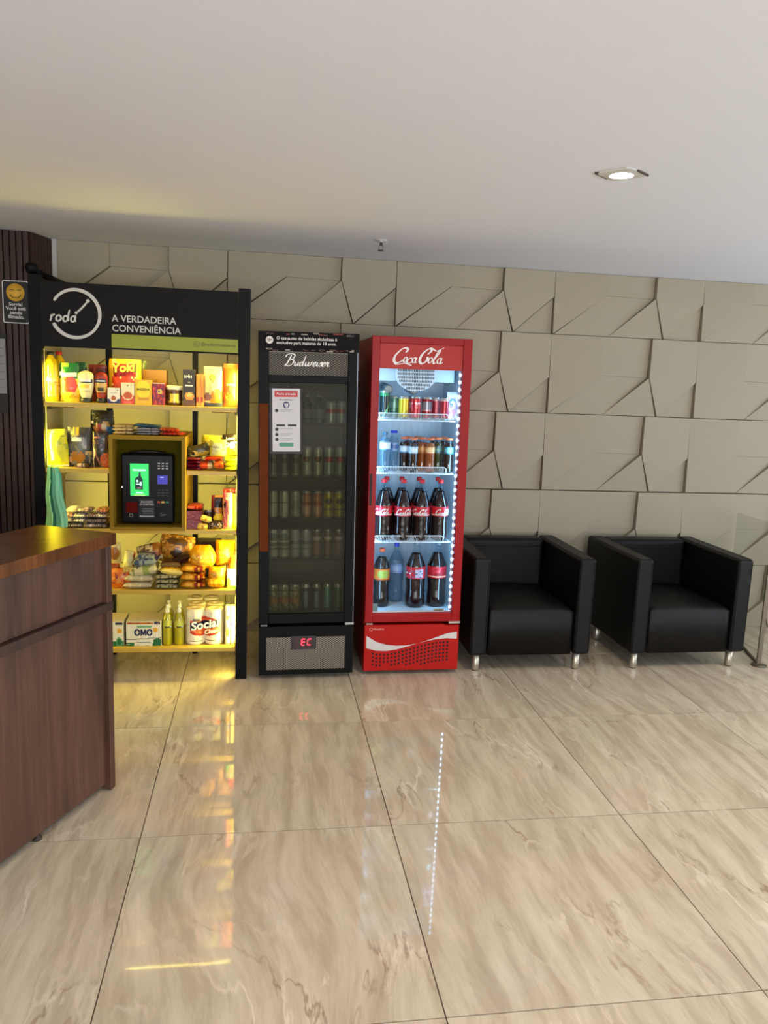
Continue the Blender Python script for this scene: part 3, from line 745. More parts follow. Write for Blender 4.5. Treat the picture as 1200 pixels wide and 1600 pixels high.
o = rput(can, 'tall black and green can at the left end of the red cooler top shelf', 0.641, y1, zt1, .0265, .150, paint([('bg', (14, 26, 22)), ('d', -.3, -.18, 2.4, (60, 170, 90)), ('d', .1, .2, 2.4, (120, 200, 140)), ('r', 0, 1, 0, .1, (20, 60, 60)), ('r', 0, 1, .86, 1, (40, 120, 70))], metal_can), G1)
o = rput(can, 'grey green can between the black can and the yellow can in the red cooler', 0.700, y1+.045, zt1, .0265, .122, paint([('bg', (92, 138, 124)), ('r', .3, .7, .5, .8, (120, 160, 150)), ('r', 0, 1, .2, .26, (70, 110, 100))], metal_can), G1)
o = rput(can, 'yellow can with dark slanted script on the top shelf of the red cooler', 0.746, y1-.005, zt1, .0280, .122, paint([('bg', (228, 200, 20)), ('d', -.02, .06, 1.2, (110, 120, 30)), ('d', .18, .25, 1.2, (120, 120, 30)), ('d', -.24, -.18, 1.2, (120, 130, 30)), ('r', .60, .9, 0, 1, (206, 150, 20)), ('r', 0, 1, .93, 1, (240, 230, 110))], metal_can), G1)
o = rput(can, 'red cola can with white script next to the yellow can', 0.808, y1-.008, zt1, .0300, .124, red_can, G1)
o = rput(can, 'red can with a grey panel, between the two plainer red cola cans', 0.872, y1, zt1, .0290, .122, paint([('bg', (150, 20, 30)), ('r', .28, .72, .45, .88, (134, 132, 142)), ('r', .3, .7, .35, .41, (220, 150, 150)), ('r', .74, .8, .1, .9, (210, 110, 120))], metal_can), G1)
o = rput(can, 'dark red slim can, left one of the red pair beside the purple carton', 0.927, y1+.025, zt1, .0240, .120, paint([('bg', (160, 24, 40)), ('r', .52, .58, .05, .95, (226, 130, 140)), ('r', 0, 1, .94, 1, (230, 180, 180))], metal_can), G1)
o = rput(can, 'bright red slim can touching the purple carton in the red cooler', 0.964, y1-.022, zt1, .0230, .120, paint([('bg', (176, 30, 44)), ('r', .70, .78, .05, .95, (240, 180, 190)), ('r', 0, 1, .94, 1, (235, 190, 190))], metal_can), G1)
# purple carton
t = thing('drink_carton', 'purple and pink drink carton with a teal badge at the right of the top shelf', 'carton', rworld((1.017-RX+zt1*.0087-.0, y1+.025, zt1)), rot=(0, RL, radians(-8)), group=G1)
pf = paint([('bg', (176, 138, 196)), ('r', 0, 1, .86, 1, (206, 206, 226)), ('e', .55, .70, .26, .13, (30, 120, 150)), ('r', .40, .72, .69, .74, (210, 240, 240)), ('e', .5, .28, .3, .16, (206, 120, 178)), ('n', 5, 2.2, .2, (224, 196, 224))], card)
b = B(); b.box(-.030, .030, .0005, .05, 0, .138, mat((170, 120, 180), rough=.5)); b.grid(lambda u, v: (-.030+.060*u, 0, .138*v), 14, 22, pf, sm=False); b.build('carton_body', t, normals=False)
b = B(); b.prism([(-.030, .1385), (.030, .1385), (.026, .150), (-.026, .150)], .022, .026, mat((205, 205, 225), rough=.5)); b.build('folded_top', t)
# two cans lying at the back with their round ends showing
for k, (px_, lab) in enumerate(((606, 'silver can lying end-on on top of the left cans in the red cooler'), (646, 'silver can lying end-on behind and above the red cola can'))):
    o = rput(can, lab, (0.678 if k == 0 else 0.822), .235, zt1+.124+.029, .027, .12, paint([('bg', (150, 168, 176)), ('r', 0, 1, .3, .6, (110, 130, 140))], metal_can), G1)
    o.rotation_euler = (radians(-84), 0, radians(8))
    # a hidden can below carries it
    o2 = rput(can, ('can standing behind, under the lying can on the left' if k == 0 else 'can standing behind, under the lying can in the middle'), (0.696 if k == 0 else 0.827), .285, zt1, .028, .122, red_can, G1)

# second shelf: bottles of tea and water
G2 = 'small bottles on the second shelf of the red cooler'
zt2 = zS[1]+.0045
lab_blue = paint([('bg', (150, 190, 216)), ('r', .3, .7, .2, .9, (226, 238, 246)), ('r', 0, 1, 0, .12, (60, 130, 190))])
rput(bottle, 'clear water bottle at the far left of the second shelf in the red cooler', 0.652, .108, zt2, .0300, .215, lab_blue, (60, 90, 110), water, G2, lz=(.55, .76), sh=.76, neck=.42)
rput(bottle, 'water bottle with a wide deep blue cap beside the far left water bottle', 0.707, .15, zt2, .0260, .222, paint([('bg', (120, 160, 200)), ('r', .2, .8, .3, .8, (60, 100, 170))]), (24, 50, 190), water, G2, lz=(.50, .70), sh=.76, neck=.62)
tea_dark = mat((44, 26, 18), rough=.1, coat=.5); tea_amber = mat((150, 74, 14), rough=.1, coat=.5); tea_green = mat((60, 56, 20), rough=.1, coat=.5)
orange_cap = (232, 120, 74)
specs = [(631, .150, tea_dark, lab_blue, 'dark tea bottle with pale label, leftmost of the orange-capped row, set back'),
         (645, .105, tea_dark, paint([('bg', (168, 204, 226)), ('r', .35, .65, .2, .8, (226, 240, 248))]), 'dark tea bottle with pale blue label in the front of the orange-capped row'),
         (659, .150, tea_amber, paint([('bg', (196, 120, 40)), ('r', .3, .7, .3, .8, (226, 160, 80))]), 'amber tea bottle set back, third orange cap from the left'),
         (671, .105, tea_amber, paint([('bg', (222, 140, 50)), ('e', .5, .5, .2, .4, (246, 200, 140)), ('r', 0, 1, 0, .15, (180, 90, 20))]), 'amber tea bottle with orange label in front of the set back amber one'),
         (684, .150, tea_green, paint([('bg', (80, 110, 110)), ('r', .3, .7, .3, .7, (110, 150, 130))]), 'olive dark tea bottle set back, second orange cap from the right'),
         (701, .112, tea_dark, paint([('bg', (60, 140, 170)), ('e', .5, .5, .2, .4, (130, 210, 220))]), 'dark tea bottle with turquoise label at the right end of the orange-capped row')]
XT = {631: 0.765, 645: 0.807, 659: 0.865, 671: 0.900, 684: 0.955, 701: 1.007}
for px_, yy, liq, lf, lab in specs:
    rput(bottle, lab, XT[px_], yy, zt2, .0262, .188, lf, orange_cap, liq, G2, lz=(.55, .75), sh=.78, neck=.68, fill=.84)
# two more rows behind, dark
XB = {638: 0.802, 652: 0.853, 678: 0.948, 694: 1.007}
for px_, lab in ((638, 'farthest back orange-capped tea bottle on the left of the second shelf'), (652, 'orange-capped tea bottle in the back row behind the third cap'), (678, 'orange-capped tea bottle in the back row behind the amber bottle'), (694, 'orange-capped tea bottle in the back row on the right')):
    rput(bottle, lab, XB[px_], .235, zt2, .0250, .186, paint([('bg', (120, 60, 30))]), orange_cap, tea_dark, G2, lz=(.55, .75), sh=.78, neck=.68)

# third shelf: large cola bottles
G3 = 'cola bottles on the third shelf of the red cooler'
zt3 = zS[2]+.0045
red_sleeve = paint([('bg', (206, 26, 40)), ('r', 0, 1, .10, .16, (240, 200, 200)), ('r', 0, 1, 0, .10, (180, 18, 28))])
XC = {600: 0.661, 630: 0.766, 659: 0.869, 688: 0.974}
for px_, yy, off, lab in ((600, .125, -.5, 'cola bottle with red label at the left end of the third shelf'), (630, .112, 0, 'cola bottle with red label, second from left on the third shelf'),
                     (659, .112, -.45, 'cola bottle with red label, second from right on the third shelf'), (688, .118, .25, 'cola bottle with red label at the right end of the third shelf')):
    o = rput(bottle, lab, XC[px_], yy, zt3, .0480, .338, red_sleeve, (206, 40, 44), cola, G3, lz=(.41, .57), sh=.585, neck=.27, fill=.79)
    wrap_logo(o, .0480, .338*.44, .0094, logo_white, off)
XD = {628: 0.775, 652: 0.874, 680: 0.982, 602: 0.690}
for px_, lab in ((628, 'cola bottle in the back row behind the second bottle of the third shelf'), (652, 'cola bottle in the back row behind the second-from-right bottle'), (680, 'cola bottle in the back row behind the right end bottle'), (602, 'cola bottle in the back row behind the left end bottle')):
    rput(bottle, lab, XD[px_], .225, zt3, .0455, .338, red_sleeve, (206, 40, 44), cola, G3, lz=(.41, .57), sh=.60, neck=.27, fill=.79)
# bottom
G4 = 'large bottles on the cooler floor'
z4 = .3365
XE = [0.677, 0.776, 0.870, 0.995]
rput(bottle, 'dark soda bottle with orange label and orange cap at the bottom left of the cooler', XE[0], .205, z4, .0460, .335, paint([('bg', (214, 110, 34)), ('e', .52, .5, .14, .32, (150, 160, 60)), ('r', 0, 1, .92, 1, (30, 30, 20)), ('r', 0, 1, 0, .06, (120, 60, 20))]), (226, 96, 60), mat((34, 22, 16), rough=.15, coat=.4), G4, lz=(.46, .68), sh=.70, neck=.30)
rput(bottle, 'large clear water bottle with a blue cap standing behind on the cooler floor', XE[1], .300, z4, .0440, .345, paint([('bg', (120, 150, 196)), ('r', .3, .7, .3, .8, (150, 180, 220))]), (50, 70, 200), water, G4, lz=(.50, .66), sh=.68, neck=.28)
rs2 = paint([('bg', (200, 30, 44)), ('r', .16, .40, .36, .50, (230, 210, 214)), ('r', .46, .60, .08, .75, (180, 176, 196)), ('t', 20, 16, .08, .75, (90, 80, 100)), ('r', 0, 1, 0, .04, (240, 200, 200))])
o = rput(bottle, 'big two litre cola bottle, left of the pair on the cooler floor', XE[2], .190, z4, .0555, .376, rs2, (120, 130, 140), cola, G4, lz=(.45, .63), sh=.62, neck=.27, fill=.84)
rs3 = paint([('bg', (206, 30, 44)), ('r', 0, 1, .07, .15, (240, 170, 140)), ('r', 0, 1, 0, .07, (190, 24, 30))])
o = rput(bottle, 'big two litre cola bottle at the bottom right of the red cooler', XE[3], .200, z4, .0555, .376, rs3, (120, 130, 140), cola, G4, lz=(.45, .63), sh=.62, neck=.27, fill=.84)
wrap_logo(o, .0555, .376*.50, .0105, mat((150, 20, 30), rough=.5), .1)
pt_ = thing('price_tag', 'small grey and white price ticket at the foot of the right cola bottle', 'price tag', rworld((0.979-RX+.35*.0087, .0450, .3372)), rot=(radians(-8), RL, radians(-4)))
box('ticket', -.030, .030, 0, .003, 0, .024, mat((186, 184, 168), rough=.6), pt_)
b = B(); [b.box(-.02+.011*k, -.013+.011*k, -.0006, -.0001, .006, .018, mat((90, 90, 84), rough=.6)) for k in range(4)]; b.build('printed_digits', pt_)

# ---- black beer cooler
KX, KW, KD = -.004, .508, .56
KL = radians(-.85)
bc = thing('beer_cooler', 'tall black unlit glass-door beer cooler between the grocery rack and the red cooler', 'cooler', (KX, 4.062, 0), rot=(0, KL, 0))
def kworld(p): return Vector((KX, 4.062, 0))+Euler((0, KL, 0)).to_matrix() @ Vector(p)
blk = mat((8, 9, 10), rough=.5, var=.1, spec=.15); blk2 = mat((18, 19, 20), rough=.5)
liner = mat((128, 126, 110), rough=.55)
b = B()
b.box(0, .022, .045, KD, .02, 1.742, blk); b.box(KW-.022, KW, .045, KD, .02, 1.742, blk); b.box(.022, KW-.022, KD-.03, KD, .02, 1.742, blk)
b.box(.022, KW-.022, .045, KD-.03, 1.715, 1.742, blk); b.box(.022, KW-.022, .045, KD-.03, .02, .05, blk2)
b.build('cabinet', bc)
b = B()
b.box(.0225, .03, .046, KD-.031, .33, 1.70, liner); b.box(KW-.03, KW-.0225, .046, KD-.031, .33, 1.70, liner)
b.box(.030, KW-.030, KD-.042, KD-.031, .33, 1.70, liner); b.box(.030, KW-.030, .046, KD-.042, .33, .341, liner)
b.build('inner_liner', bc)
b = B(); gx0, gx1 = .052, KW-.056
b.box(0, gx0, 0, .042, .306, 1.738, blk); b.box(gx1, KW-.002, 0, .042, .306, 1.738, blk)
b.box(gx0, gx1, 0, .042, 1.726, 1.738, blk); b.box(gx0, gx1, 0, .042, 1.570, 1.606, blk); b.box(gx0, gx1, 0, .042, .306, .360, blk)
kd = b.build('door', bc, bevel=.003)
meshback = mat((134, 126, 108), rough=.6)
def diamond_mesh(parent, x0, x1, z0, z1, y, m_back, m_wire, name='diamond_mesh', px=.0180, pz=.0118, skip=None):
    bk_ = box('mesh_backing', x0, x1, y+.004, y+.006, z0, z1, m_back, parent)
    b = B(); nx = int((x1-x0)/px)+1; nz = int((z1-z0)/pz)+1
    def seg(ax, az, bx, bz):
        if min(ax, bx) < x0-.0001 or max(ax, bx) > x1+.0001 or min(az, bz) < z0-.0001 or max(az, bz) > z1+.0001: return
        if skip and skip((ax+bx)/2, (az+bz)/2): return
        d = Vector((bx-ax, bz-az)).normalized(); n = Vector((-d.y, d.x))*.0015
        b.poly([(ax+n.x, y, az+n.y), (ax-n.x, y, az-n.y), (bx-n.x, y, bz-n.y), (bx+n.x, y, bz+n.y)], m_wire)
    for i in range(nx):
        for j in range(nz):
            x = x0+i*px; z = z0+j*pz
            seg(x, z+pz/2, x+px/2, z+pz); seg(x, z+pz/2, x+px/2, z); seg(x+px/2, z+pz, x+px, z+pz/2); seg(x+px/2, z, x+px, z+pz/2)
    tag(b.build(name, bk_), kind='stuff'); return bk_
diamond_mesh(kd, gx0+.001, gx1-.001, 1.608, 1.725, .010, meshback, mat((34, 28, 22), rough=.6))
lb = B(); ribbon(lb, beer_strokes(), lambda x, z: (.128+x*.0206, .007, 1.655+z*.0190), .16, .42, mat((240, 236, 228), rough=.4), .34, 25, 5); lb.build('script_logo', kd)
box('glass_pane', gx0+.001, gx1-.001, .012, .018, .361, 1.569, glass_mat('misted_glass', (.66, .66, .58), haze=.12, haze_col=(112, 110, 96), rough=.02, ior=1.10), kd)
b = B(); b.box(gx0+.0005, gx0+.0065, .018, .024, .361, 1.569, blk2); b.box(gx1-.0065, gx1-.0005, .018, .024, .361, 1.569, blk2); b.box(gx0+.007, gx1-.007, .018, .024, .361, .367, blk2); b.build('door_gasket', kd)
box('amber_side_strip', .004, .050, -.0035, -.0004, .700, 1.463, mat((96, 42, 2), rough=.55, spec=.1), kd, bevel=.001)  # flat amber strip along the left of the door
box('silver_edge', KW-.010, KW-.006, -.002, -.0003, .31, 1.73, mat((90, 92, 96), rough=.3, metal=.8), kd)
# age notice on top
nt_ = box('age_notice_board', .000, KW-.001, -.006, -.002, 1.728, 1.822, mat((14, 9, 12), rough=.6, spec=.15), bc)
nb = B(); random.seed(5)
for k in range(30):
    x = random.uniform(.01, KW-.03); z = random.choice([random.uniform(1.729, 1.738), random.uniform(1.808, 1.818)]); w_ = random.uniform(.008, .035)
    c = random.choice([(120, 40, 30), (70, 30, 34), (150, 140, 130), (90, 60, 50)])
    nb.box(x, min(x+w_, KW-.004), -.0066, -.0061, z-.003, z+.003, mat(c, rough=.6))
tag(nb.build('printed_border', nt_), kind='stuff')
nw = mat((226, 220, 214), rough=.5)
B().prism(ELL(.056, 1.779, .0185, .0185), -.0072, -.0062, nw).build('age_circle', nt_)
text('lettering', '18+', .056, -.0074, 1.779, .019, mat((20, 16, 20), rough=.5), nt_, 'CENTER', .02)
text('lettering', 'O consumo de bebidas alcóolicas é', .090, -.0064, 1.789, .0212, nw, nt_, 'LEFT', .015, sx=1.0)
text('lettering', 'exclusivo para maiores de 18 anos.', .090, -.0064, 1.767, .0212, nw, nt_, 'LEFT', .015, sx=1.0)
# paper notice on the door glass
pn = thing('door_instructions', 'white instruction sheet with a red heading stuck on the beer cooler door', 'notice', kworld((.072, .0028, 1.222)), rot=(0, KL+radians(-.6), 0))
box('dark_backing', -.014, .150, .004, .009, -.012, .322, mat((30, 20, 24), rough=.5), pn)
pw = mat((206, 202, 204), rough=.5)
B().prism(rrect(0, .140, 0, .318, .004), .000, .0038, pw).build('sheet', pn)
B().prism(rrect(.012, .128, .276, .306, .003), -.0008, -.0002, mat((192, 34, 40), rough=.5)).build('red_heading', pn)
text('lettering', 'Porta travada', .070, -.0012, .291, .0175, nw, pn, 'CENTER', .015)
text('lettering', 'Para destravar:', .070, -.0004, .262, .0115, mat((60, 56, 64), rough=.5), pn, 'CENTER', .01)
bb = B(); nav = mat((56, 50, 90), rough=.5)
bb.prism(ELL(.070, .236, .0165, .0165), -.0006, -.0002, nav); bb.prism([(.060, .244), (.060, .238), (.068, .224), (.078, .224), (.082, .244)], -.0010, -.0007, pw); bb.build('cart_emblem', pn)
bb = B(); dk2 = mat((24, 22, 26), rough=.5); gy = mat((150, 146, 150), rough=.5)
for z, n in ((.207, 2), (.112, 1), (.086, 2), (.061, 2)):
    bb.prism(ELL(.022, z, .0085, .0085), -.0006, -.0002, dk2)
    for k in range(n): bb.box(.040, .102-.012*k, -.0006, -.0002, z+.003-.008*k, z+.0055-.008*k, gy)
for x in (.020, .078): bb.box(x, x+.044, -.0006, -.0002, .128, .138, dk2)
tag(bb.build('printed_steps', pn), kind='stuff')
B().prism(rrect(.034, .106, .024, .044, .006), -.0006, -.0002, mat((84, 150, 120), rough=.5)).build('green_button', pn)
# shelves inside and the cans on them
kz = [1.354, 1.074, .851, .634]
for z in kz: wire_shelf(bc, .036, KW-.040, .080, KD-.06, z, .0, m=mat((70, 68, 56), rough=.4, metal=.4))
def kput(fn, label, lx, yloc, zloc, *a, **k):
    o = fn(label, 0, 0, 0, *a, **k); o.location = kworld((lx, yloc, zloc)); o.rotation_euler = (0, KL, 0); return o
pal = lambda *s: paint(list(s), metal_can)
cA = pal(('bg', (126, 118, 104)), ('e', .5, .62, .16, .13, (90, 56, 48)), ('r', 0, 1, .9, 1, (206, 206, 190)), ('r', 0, 1, 0, .08, (176, 176, 170)))
cB = pal(('bg', (176, 178, 160)), ('e', .5, .62, .14, .12, (110, 60, 50)), ('r', 0, 1, .9, 1, (206, 206, 190)))
cC = pal(('bg', (160, 176, 166)), ('r', 0, 1, .48, .70, (170, 66, 52)), ('r', 0, 1, .9, 1, (206, 206, 190)))
cW = pal(('bg', (206, 206, 180)), ('r', 0, 1, .55, .62, (140, 140, 110)), ('r', .7, .8, 0, 1, (150, 150, 120)))
cG = pal(('bg', (176, 180, 174)), ('r', .25, .75, .3, .7, (150, 156, 150)))
cO = pal(('bg', (206, 140, 104)), ('r', 0, 1, .86, 1, (176, 90, 50)), ('r', .2, .8, .5, .62, (170, 70, 50)), ('e', .5, .3, .2, .15, (226, 180, 150)))
cY = pal(('bg', (200, 186, 40)), ('e', .5, .66, .12, .13, (90, 80, 20)), ('r', .2, .8, .3, .36, (140, 130, 30)))
cH = pal(('bg', (184, 184, 172)), ('e', .5, .66, .4, .24, (120, 130, 110)), ('r', 0, 1, .30, .36, (120, 120, 110)), ('r', .1, .9, .58, .66, (206, 206, 190)))
cL = pal(('bg', (170, 176, 176)), ('r', .3, .7, .5, .62, (120, 126, 126)), ('r', .2, .8, .3, .36, (140, 146, 150)))
cR = pal(('bg', (130, 90, 72)), ('r', 0, 1, .62, .82, (206, 200, 176)), ('r', .35, .65, .1, .5, (150, 110, 90)))
cK = pal(('bg', (200, 190, 160)), ('r', 0, 1, .32, .56, (206, 140, 70)), ('r', 0, 1, .78, .84, (130, 130, 120)), ('n', 7, 1.3, .25, (130, 130, 60)))
cN = pal(('bg', (70, 84, 104)), ('r', .40, .60, .1, .8, (130, 156, 186)), ('r', 0, 1, .90, 1, (206, 206, 200)))
cT = pal(('bg', (70, 130, 126)), ('r', .38, .6, .1, .9, (120, 190, 186)), ('r', 0, 1, .9, 1, (196, 200, 196)))
cE = pal(('bg', (70, 110, 80)), ('r', .45, .6, .1, .9, (110, 170, 120)), ('r', 0, 1, .9, 1, (196, 200, 196)))
pos = lambda i: .075+i*.0592
rows = [(kz[1], 'second shelf', [(0, cA, .0215, .150, 'brown grey slim'), (1, cA, .0215, .150, 'brown grey slim'), (2, cA, .0215, .150, 'brown grey slim'), (3, cB, .0255, .162, 'pale beer'), (4, cB, .0255, .162, 'pale beer'), (5, cC, .0255, .162, 'red banded pale'), (6, cC, .0255, .162, 'red banded pale')]),
        (kz[2], 'third shelf', [(0, cW, .0245, .150, 'cream'), (1, cW, .0245, .150, 'cream'), (2, cG, .0265, .150, 'plain silver'), (3, cO, .0255, .150, 'orange and white'), (4, cO, .0255, .150, 'orange and white'), (5, cY, .0275, .150, 'yellow'), (6, cY, .0275, .150, 'yellow')]),
        (kz[3], 'fourth shelf', [(0, cH, .0285, .160, 'white with a grey oval'), (1, cH, .0285, .160, 'white with a grey oval'), (2, cL, .0285, .160, 'pale silver blue'), (3, cL, .0285, .160, 'pale silver blue'), (4, cR, .0225, .160, 'brown with a white band'), (5, cR, .0225, .160, 'brown with a white band'), (6, cR, .0225, .160, 'brown with a white band')]),
        (.3415, 'floor', [(0, cK, .0275, .152, 'cream and orange'), (1, cK, .0275, .152, 'cream and orange'), (2, cK, .0275, .152, 'cream and orange'), (3, cN, .0225, .152, 'slate blue'), (4, cN, .0225, .152, 'slate blue'), (5, cT, .0225, .152, 'teal'), (6, cE, .0225, .152, 'green')])]
ords = ['first', 'second', 'third', 'fourth', 'fifth', 'sixth', 'seventh']
for z, nm, items in rows:
    for i, pf, r, h, look in items:
        kput(can, f'{look} can, {ords[i]} from left, beer cooler {nm}', pos(i), .125, z+.0035 if nm != 'floor' else z, r, h, pf, f'cans on the {nm} of the beer cooler')
# top shelf: two bottles and two red cans on the right
gb = mat((70, 84, 60), rough=.15, coat=.4)
for k, (lx, lab) in enumerate(((.255, 'green beer bottle, left one of two on the top shelf of the beer cooler'), (.316, 'green beer bottle beside the red cans on the beer cooler top shelf'))):
    kput(bottle, lab, lx, .16, kz[0]+.0035, .026, .150, paint([('bg', (120, 120, 90)), ('e', .5, .5, .15, .3, (90, 100, 80))]), (180, 180, 170), gb, 'bottles on the top shelf of the beer cooler', lz=(.2, .5), sh=.55, neck=.4)
for k, (lx, lab) in enumerate(((.378, 'pale can with a red band, left one on the top shelf of the beer cooler'), (.434, 'pale can with a red band at the right end of the beer cooler top shelf'))):
    kput(can, lab, lx, .125, kz[0]+.0035, .0265, .122, cC, 'cans on the top shelf of the beer cooler')
# lower grille and display
b = B(); b.box(0, KW-.004, 0, .044, .022, .232+.058, blk); kl = b.build('lower_panel', bc, bevel=.003)
skp = lambda x, z: .168 < x < .300 and z > .162
diamond_mesh(kl, .040, KW-.048, .052, .232, -.006, mat((52, 44, 38), rough=.7), mat((150, 142, 130), rough=.4, metal=.5), px=.0170, pz=.0112, skip=skp)
dsp = box('display_housing', .168, .300, -.012, -.0062, .168, .240, mat((30, 26, 26), rough=.35), kl, bevel=.002)
box('display_window', .186, .284, -.0132, -.0122, .180, .232, mat((60, 34, 34), rough=.25), dsp)
sg_m = mat((255, 40, 60), emis=7, var=0); sb = B()
def seg7(x, z, on, w_=.019, h_=.033, t_=.0042, s_=.004):
    S_ = {'a': (0, h_, w_, h_), 'g': (0, h_/2, w_, h_/2), 'd': (0, 0, w_, 0), 'f': (0, h_/2, 0, h_), 'e': (0, 0, 0, h_/2), 'b': (w_, h_/2, w_, h_), 'c': (w_, 0, w_, h_/2)}
    for c in on:
        ax, az, bx, bz = S_[c]; ax += s_*az/h_; bx += s_*bz/h_
        d = Vector((bx-ax, bz-az)).normalized(); n = Vector((-d.y, d.x))*t_/2; a_ = Vector((ax, az))+d*.0022; c_ = Vector((bx, bz))-d*.0022
        sb.poly([(x+p.x, -.0136, z+p.y) for p in (a_+n, a_-n, c_-n, c_+n)], sg_m)
seg7(.224, .190, 'afged'); seg7(.256, .190, 'afed'); sb.build('red_digits', dsp)
box('hinge', KW-.05, KW-.002, .004, .03, .2915, .3045, mat((150, 150, 150), rough=.3, metal=.9), bc, bevel=.001)
box('door_bumper', .01, .045, .004, .02, .292, .300, mat((110, 110, 110), rough=.4, metal=.5), bc)
for xx in (.05, KW-.05):
    for yy in (.09, KD-.06): B().lathe([(.018, .0005), (.018, .01), (.012, .012), (.012, .021)], dark, xx, yy, 14).build('foot', bc)

# ============================================================ grocery rack
RY0, RY1 = 4.07, 4.50
rk = thing('grocery_rack', 'black framed grocery rack with yellowish shelves and a dark printed header', 'rack', (-.59, 4.285, 0))
OX, OY = .59, -4.285
def rbox(name, x0, x1, y0, y1, z0, z1, m, parent=rk, **k): return box(name, x0+OX, x1+OX, y0+OY, y1+OY, z0, z1, m, parent, **k)
steel = mat((8, 7, 7), rough=.5, spec=.15); shelf_m = mat((200, 166, 66), rough=.4, var=.08, bscale=12); olive = mat((74, 66, 2), rough=.85, spec=.1)
rbox('side_post', -.128, -.070, RY0, RY0+.06, 0, 2.022, steel, bevel=.002)
rbox('side_post', -1.112, -1.058, RY0, RY0+.06, 0, 2.035, steel, bevel=.002)
rbox('rear_post', -.386, -.358, RY1-.02, RY1+.02, 0, 1.80, steel, bevel=.002)
rbox('rear_post', -.840, -.812, RY1-.02, RY1+.02, 0, 1.80, steel, bevel=.002)
rbox('rear_post', -.126, -.098, RY1-.02, RY1+.02, 0, 1.80, steel, bevel=.002)
rbox('rear_post', -1.112, -1.084, RY1-.02, RY1+.02, 0, 1.80, steel, bevel=.002)
rbox('side_panel', -.120, -.102, RY0+.061, RY1-.021, .10, 1.98, mat((150, 144, 120), rough=.6))  # unseen panel added to stop LED spill onto the wall beside the rack
rbox('side_panel', -1.082, -1.062, RY0+.061, RY1-.021, .10, 1.98, mat((150, 144, 120), rough=.6))
# round bar with knob on top of the left post
tb_ = B().tube([(-1.09+OX, RY0+.03+OY, 2.052), (-1.03+OX, 4.45+OY, 2.028)], .016, steel, 10); tb_.build('top_bar', rk)
B().lathe([(0, -.03), (.022, -.022), (.030, 0), (.024, .020), (0, .028)], steel, seg=14).build('bar_end_knob', rk, loc=(-1.10+OX, RY0+.03+OY, 2.064))
hdm = mat((15, 12, 11), rough=.6, var=.03, spec=.2)
hd2 = rbox('header_board', -1.057, -.129, RY0-.002, RY0+.012, 1.700, 2.004, hdm)
hw = mat((196, 192, 184), rough=.5); grn = mat((142, 150, 22), rough=.5, var=.03)
gs_ = rbox('green_strip', -.732, -.129, RY0-.006, RY0-.0025, 1.708, 1.773, grn)
yf = RY0-.0028+OY
hb = B(); cx, cz, R_ = -0.897+OX, 1.860, .112
pl = lambda x, z: (x, yf, z)
ribbon(hb, [circ(cx, cz, R_, R_, 150, -155, 26)], pl, .013, .017, hw, 0, 45)
ribbon(hb, [(1, [(cx+.004, cz+.004), (cx+.030, cz+.028), (cx+.056, cz+.058)])], pl, .008, .011, hw, 0)
hb.prism(ELL(cx+.058, cz+.062, .0085, .0085, 14), yf-.0004, yf+.0004, hw); hb.prism(ELL(cx+.003, cz+.004, .007, .007, 12), yf-.0004, yf+.0004, hw)
def wpl(x, z): return (cx-.118+x*.0262, yf, cz-.040+z*.0262)
rod = [[(.1, 1.2), (.15, .6), (.05, 0)], [(.12, .7), (.4, 1.15), (.75, 1.15)], circ(1.45, .6, .42, .52, 60, 420), circ(2.65, .55, .40, .5, 40, 400), [(3.15, 2.2), (3.08, 1.0), (3.2, .1)], circ(3.98, .55, .36, .5, 40, 400), [(4.34, 1.25), (4.34, .5), (4.5, .05)]]
ribbon(hb, rod, wpl, .26, .36, hw, .15, 30); hb.build('circle_logo', hd2)
text('lettering', 'A VERDADEIRA', -0.730+OX, yf+.0002, 1.846, .0455, hw, hd2, 'LEFT', .012, sx=.97)
text('lettering', 'CONVENIÊNCIA', -0.730+OX, yf+.0002, 1.800, .0455, hw, hd2, 'LEFT', .012, sx=.97)
text('lettering', '@rodaconveniencia', -0.309+OX, RY0-.0064+OY, 1.743, .0215, mat((60, 66, 14), rough=.5), gs_, 'LEFT', .004, sx=.98)
hb = B(); ix, iz = -0.331+OX, 1.742; pl2 = lambda x, z: (x, RY0-.0064+OY, z)
dg_ = mat((60, 66, 14), rough=.5)
ribbon(hb, [[(ix-.011, iz-.011), (ix+.011, iz-.011), (ix+.011, iz+.011), (ix-.011, iz+.011), (ix-.011, iz-.011)], circ(ix, iz, .005, .005, 0, 360, 8)], pl2, .002, .0025, dg_, 0, 0, 3); hb.build('camera_icon', gs_)
rbox('light_stop_board', -1.057, -.130, RY0+.0125, RY1-.022, 1.762, 1.776, shelf_m, bevel=.0015)  # unseen board added to keep the LED light off the ceiling
